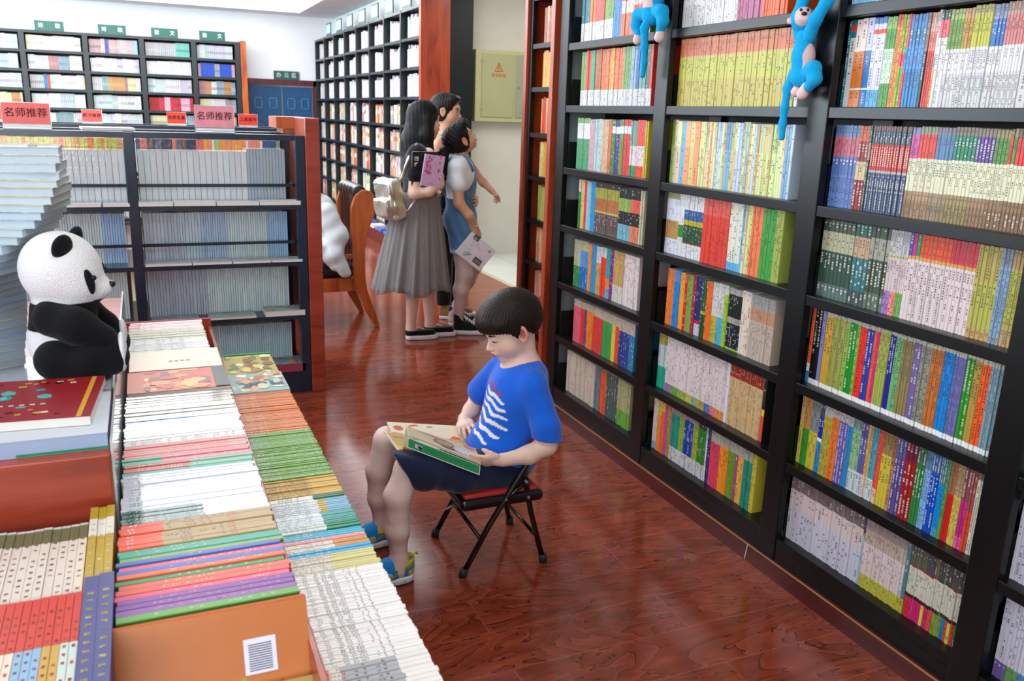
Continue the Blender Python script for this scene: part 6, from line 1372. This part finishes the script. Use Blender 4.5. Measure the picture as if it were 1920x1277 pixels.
s=SDF((-.2,7.6,.55),(.4,8.25,1.15),.007); s.chain([(.10,7.92,1.03),(.1,7.95,.7)],[.14,.17],.03); s.build('shirt',M_cloth,p4,np.array(hx('3a4656')))
# ================= two blue plush monkeys hanging from the near bookcase
BL=np.array(hx('18a6e0')); PK=np.array(hx('e6c6c2'))
def limb(root,name,pts,rs,col,k=.012,par=None):
    P=np.array(pts); lo=P.min(0)-max(rs)-.02; hi=P.max(0)+max(rs)+.02; s=SDF(lo,hi,.0026); s.chain(pts,rs,k); return s.build(name,M_plush,par or root,col,1)
XM=1.905
a=empty('plush_monkey',(XM,2.19,1.75),'blue plush monkey with pink face hanging by its arms beside the nearest full bay','plush toy')
s=SDF((1.84,2.10,1.63),(1.97,2.29,1.86),.0028); s.chain([(XM,2.20,1.81),(XM,2.195,1.755),(XM,2.193,1.70)],[.026,.031,.034],.02); s.ell((XM,2.19,1.69),(.032,.036,.028),.015)
s.build('body',M_plush,a,lambda V:np.where(((V[:,1]<2.169)&(V[:,2]>1.715)&(V[:,2]<1.80))[:,None],PK,BL),1)
hc=np.array((XM-.004,2.212,1.862)); s=SDF(hc-.07,hc+.07,.0026); s.ell(hc,(.034,.038,.038),.01); s.build('head',M_plush,a,BL,1)
fd=np.array((-.55,-.72,.25)); fd/=np.linalg.norm(fd); up=np.array((0,0,1.)); sd=np.cross(up,fd); sd/=np.linalg.norm(sd); upp=np.cross(fd,sd)
RM=np.stack([fd,sd,upp],1); q=hc+fd*.022; s=SDF(q-.05,q+.05,.0024); s.ell(q,(.019,.026,.030),.006,R=RM); s.ell(q+fd*.010-upp*.010,(.016,.02,.014),.01,R=RM); s.build('face',M_plush,a,PK)
for y in (-1,1):
    e=hc+sd*.037*y-upp*.004; s=SDF(e-.025,e+.025,.0024); s.ell(e,(.006,.010,.011),.004,R=RM); s.build('ear',M_plush,a,PK)
    for nm,off,r,c in (('eye',q+fd*.0185+sd*.010*y+upp*.014,.0045,'141012'),):
        me=bpy.data.meshes.new(nm); b=bmesh.new(); bmesh.ops.create_uvsphere(b,u_segments=12,v_segments=8,radius=r); b.to_mesh(me); b.free(); me.materials.append(M_blk)
        o=bpy.data.objects.new(nm,me); COL.objects.link(o); o.location=off; o.parent=a; o.matrix_parent_inverse=Matrix.Translation(a.location).inverted()
e=q+fd*.026-upp*.001; s=SDF(e-.02,e+.02,.002); s.ell(e,(.006,.009,.006),.002,R=RM); s.build('nose',M_rub,a,np.array(hx('1a1416')))
limb(a,'arm',[(XM,2.220,1.815),(XM-.01,2.232,1.87),(XM+.0,2.222,1.925),(XM+.005,2.205,2.04),(XM+.015,2.205,2.175),(XM+.045,2.205,2.212)],[.019,.018,.017,.016,.015,.013],BL)
limb(a,'arm',[(XM,2.18,1.81),(XM-.01,2.150,1.855),(XM,2.120,1.905),(XM+.005,2.095,2.04),(XM+.015,2.092,2.175),(XM+.045,2.092,2.212)],[.021,.019,.018,.017,.015,.013],BL)
for hy in (2.205,2.092): limb(a,'hand',[(XM+.055,hy,2.213),(XM+.085,hy,2.212)],[.016,.017],PK)
limb(a,'leg',[(XM,2.175,1.70),(XM-.012,2.130,1.715),(XM-.012,2.118,1.685),(XM-.01,2.145,1.662)],[.024,.022,.019,.016],BL)
limb(a,'leg',[(XM+.01,2.215,1.70),(XM+.01,2.222,1.675),(XM+.005,2.205,1.665)],[.022,.018,.015],BL)
limb(a,'foot',[(XM-.01,2.155,1.662),(XM-.014,2.165,1.642)],[.015,.018],PK); limb(a,'foot',[(XM+.0,2.20,1.665),(XM-.005,2.205,1.648)],[.014,.016],PK)
limb(a,'tail',[(XM-.005,2.222,1.705),(XM-.012,2.236,1.66),(XM-.015,2.238,1.60),(XM-.015,2.238,1.55),(XM-.015,2.236,1.508)],[.017,.013,.011,.011,.010],BL)
b_=empty('plush_monkey',(XM,3.09,2.0),'blue plush monkey with pale belly hanging at the top left, cut by the picture edge','plush toy')
Y=3.09
s=SDF((1.83,2.98,1.88),(1.98,3.2,2.14),.003); s.chain([(XM,Y,2.09),(XM,Y,2.02),(XM,Y,1.955)],[.034,.040,.040],.02); s.ell((XM,Y,1.945),(.038,.046,.032),.015)
s.build('body',M_plush,b_,lambda V:np.where(((V[:,0]<XM-.018)&(V[:,2]>1.975)&(np.abs(V[:,1]-Y)<.034))[:,None],PK,BL),1)
hc=np.array((XM-.01,Y,2.135)); s=SDF(hc-.07,hc+.07,.003); s.ell(hc,(.042,.045,.045),.01); s.build('head',M_plush,b_,BL,1); s=SDF(hc-.08,hc+.08,.003); s.ell(hc+(-.028,0,0),(.022,.032,.034),.006); s.build('face',M_plush,b_,PK)
for sg in (-1,1):
    limb(b_,'arm',[(XM,Y+sg*.03,2.09),(XM,Y+sg*.055,2.16),(XM+.015,Y+sg*.060,2.19),(XM+.05,Y+sg*.060,2.214)],[.021,.019,.016,.014],BL); limb(b_,'hand',[(XM+.06,Y+sg*.060,2.214),(XM+.09,Y+sg*.060,2.213)],[.016,.017],PK)
    limb(b_,'leg',[(XM,Y+sg*.028,1.965),(XM-.012,Y+sg*.085,1.955),(XM-.012,Y+sg*.098,1.92),(XM-.01,Y+sg*.080,1.885)],[.028,.026,.022,.017],BL)
    limb(b_,'foot',[(XM-.01,Y+sg*.082,1.878),(XM-.012,Y+sg*.080,1.862)],[.017,.020],PK)
limb(b_,'tail',[(XM-.01,Y+.005,1.945),(XM-.03,Y+.004,1.90),(XM-.025,Y+.004,1.83),(XM-.02,Y+.006,1.77),(XM-.02,Y+.012,1.722)],[.019,.016,.014,.012,.011],BL)
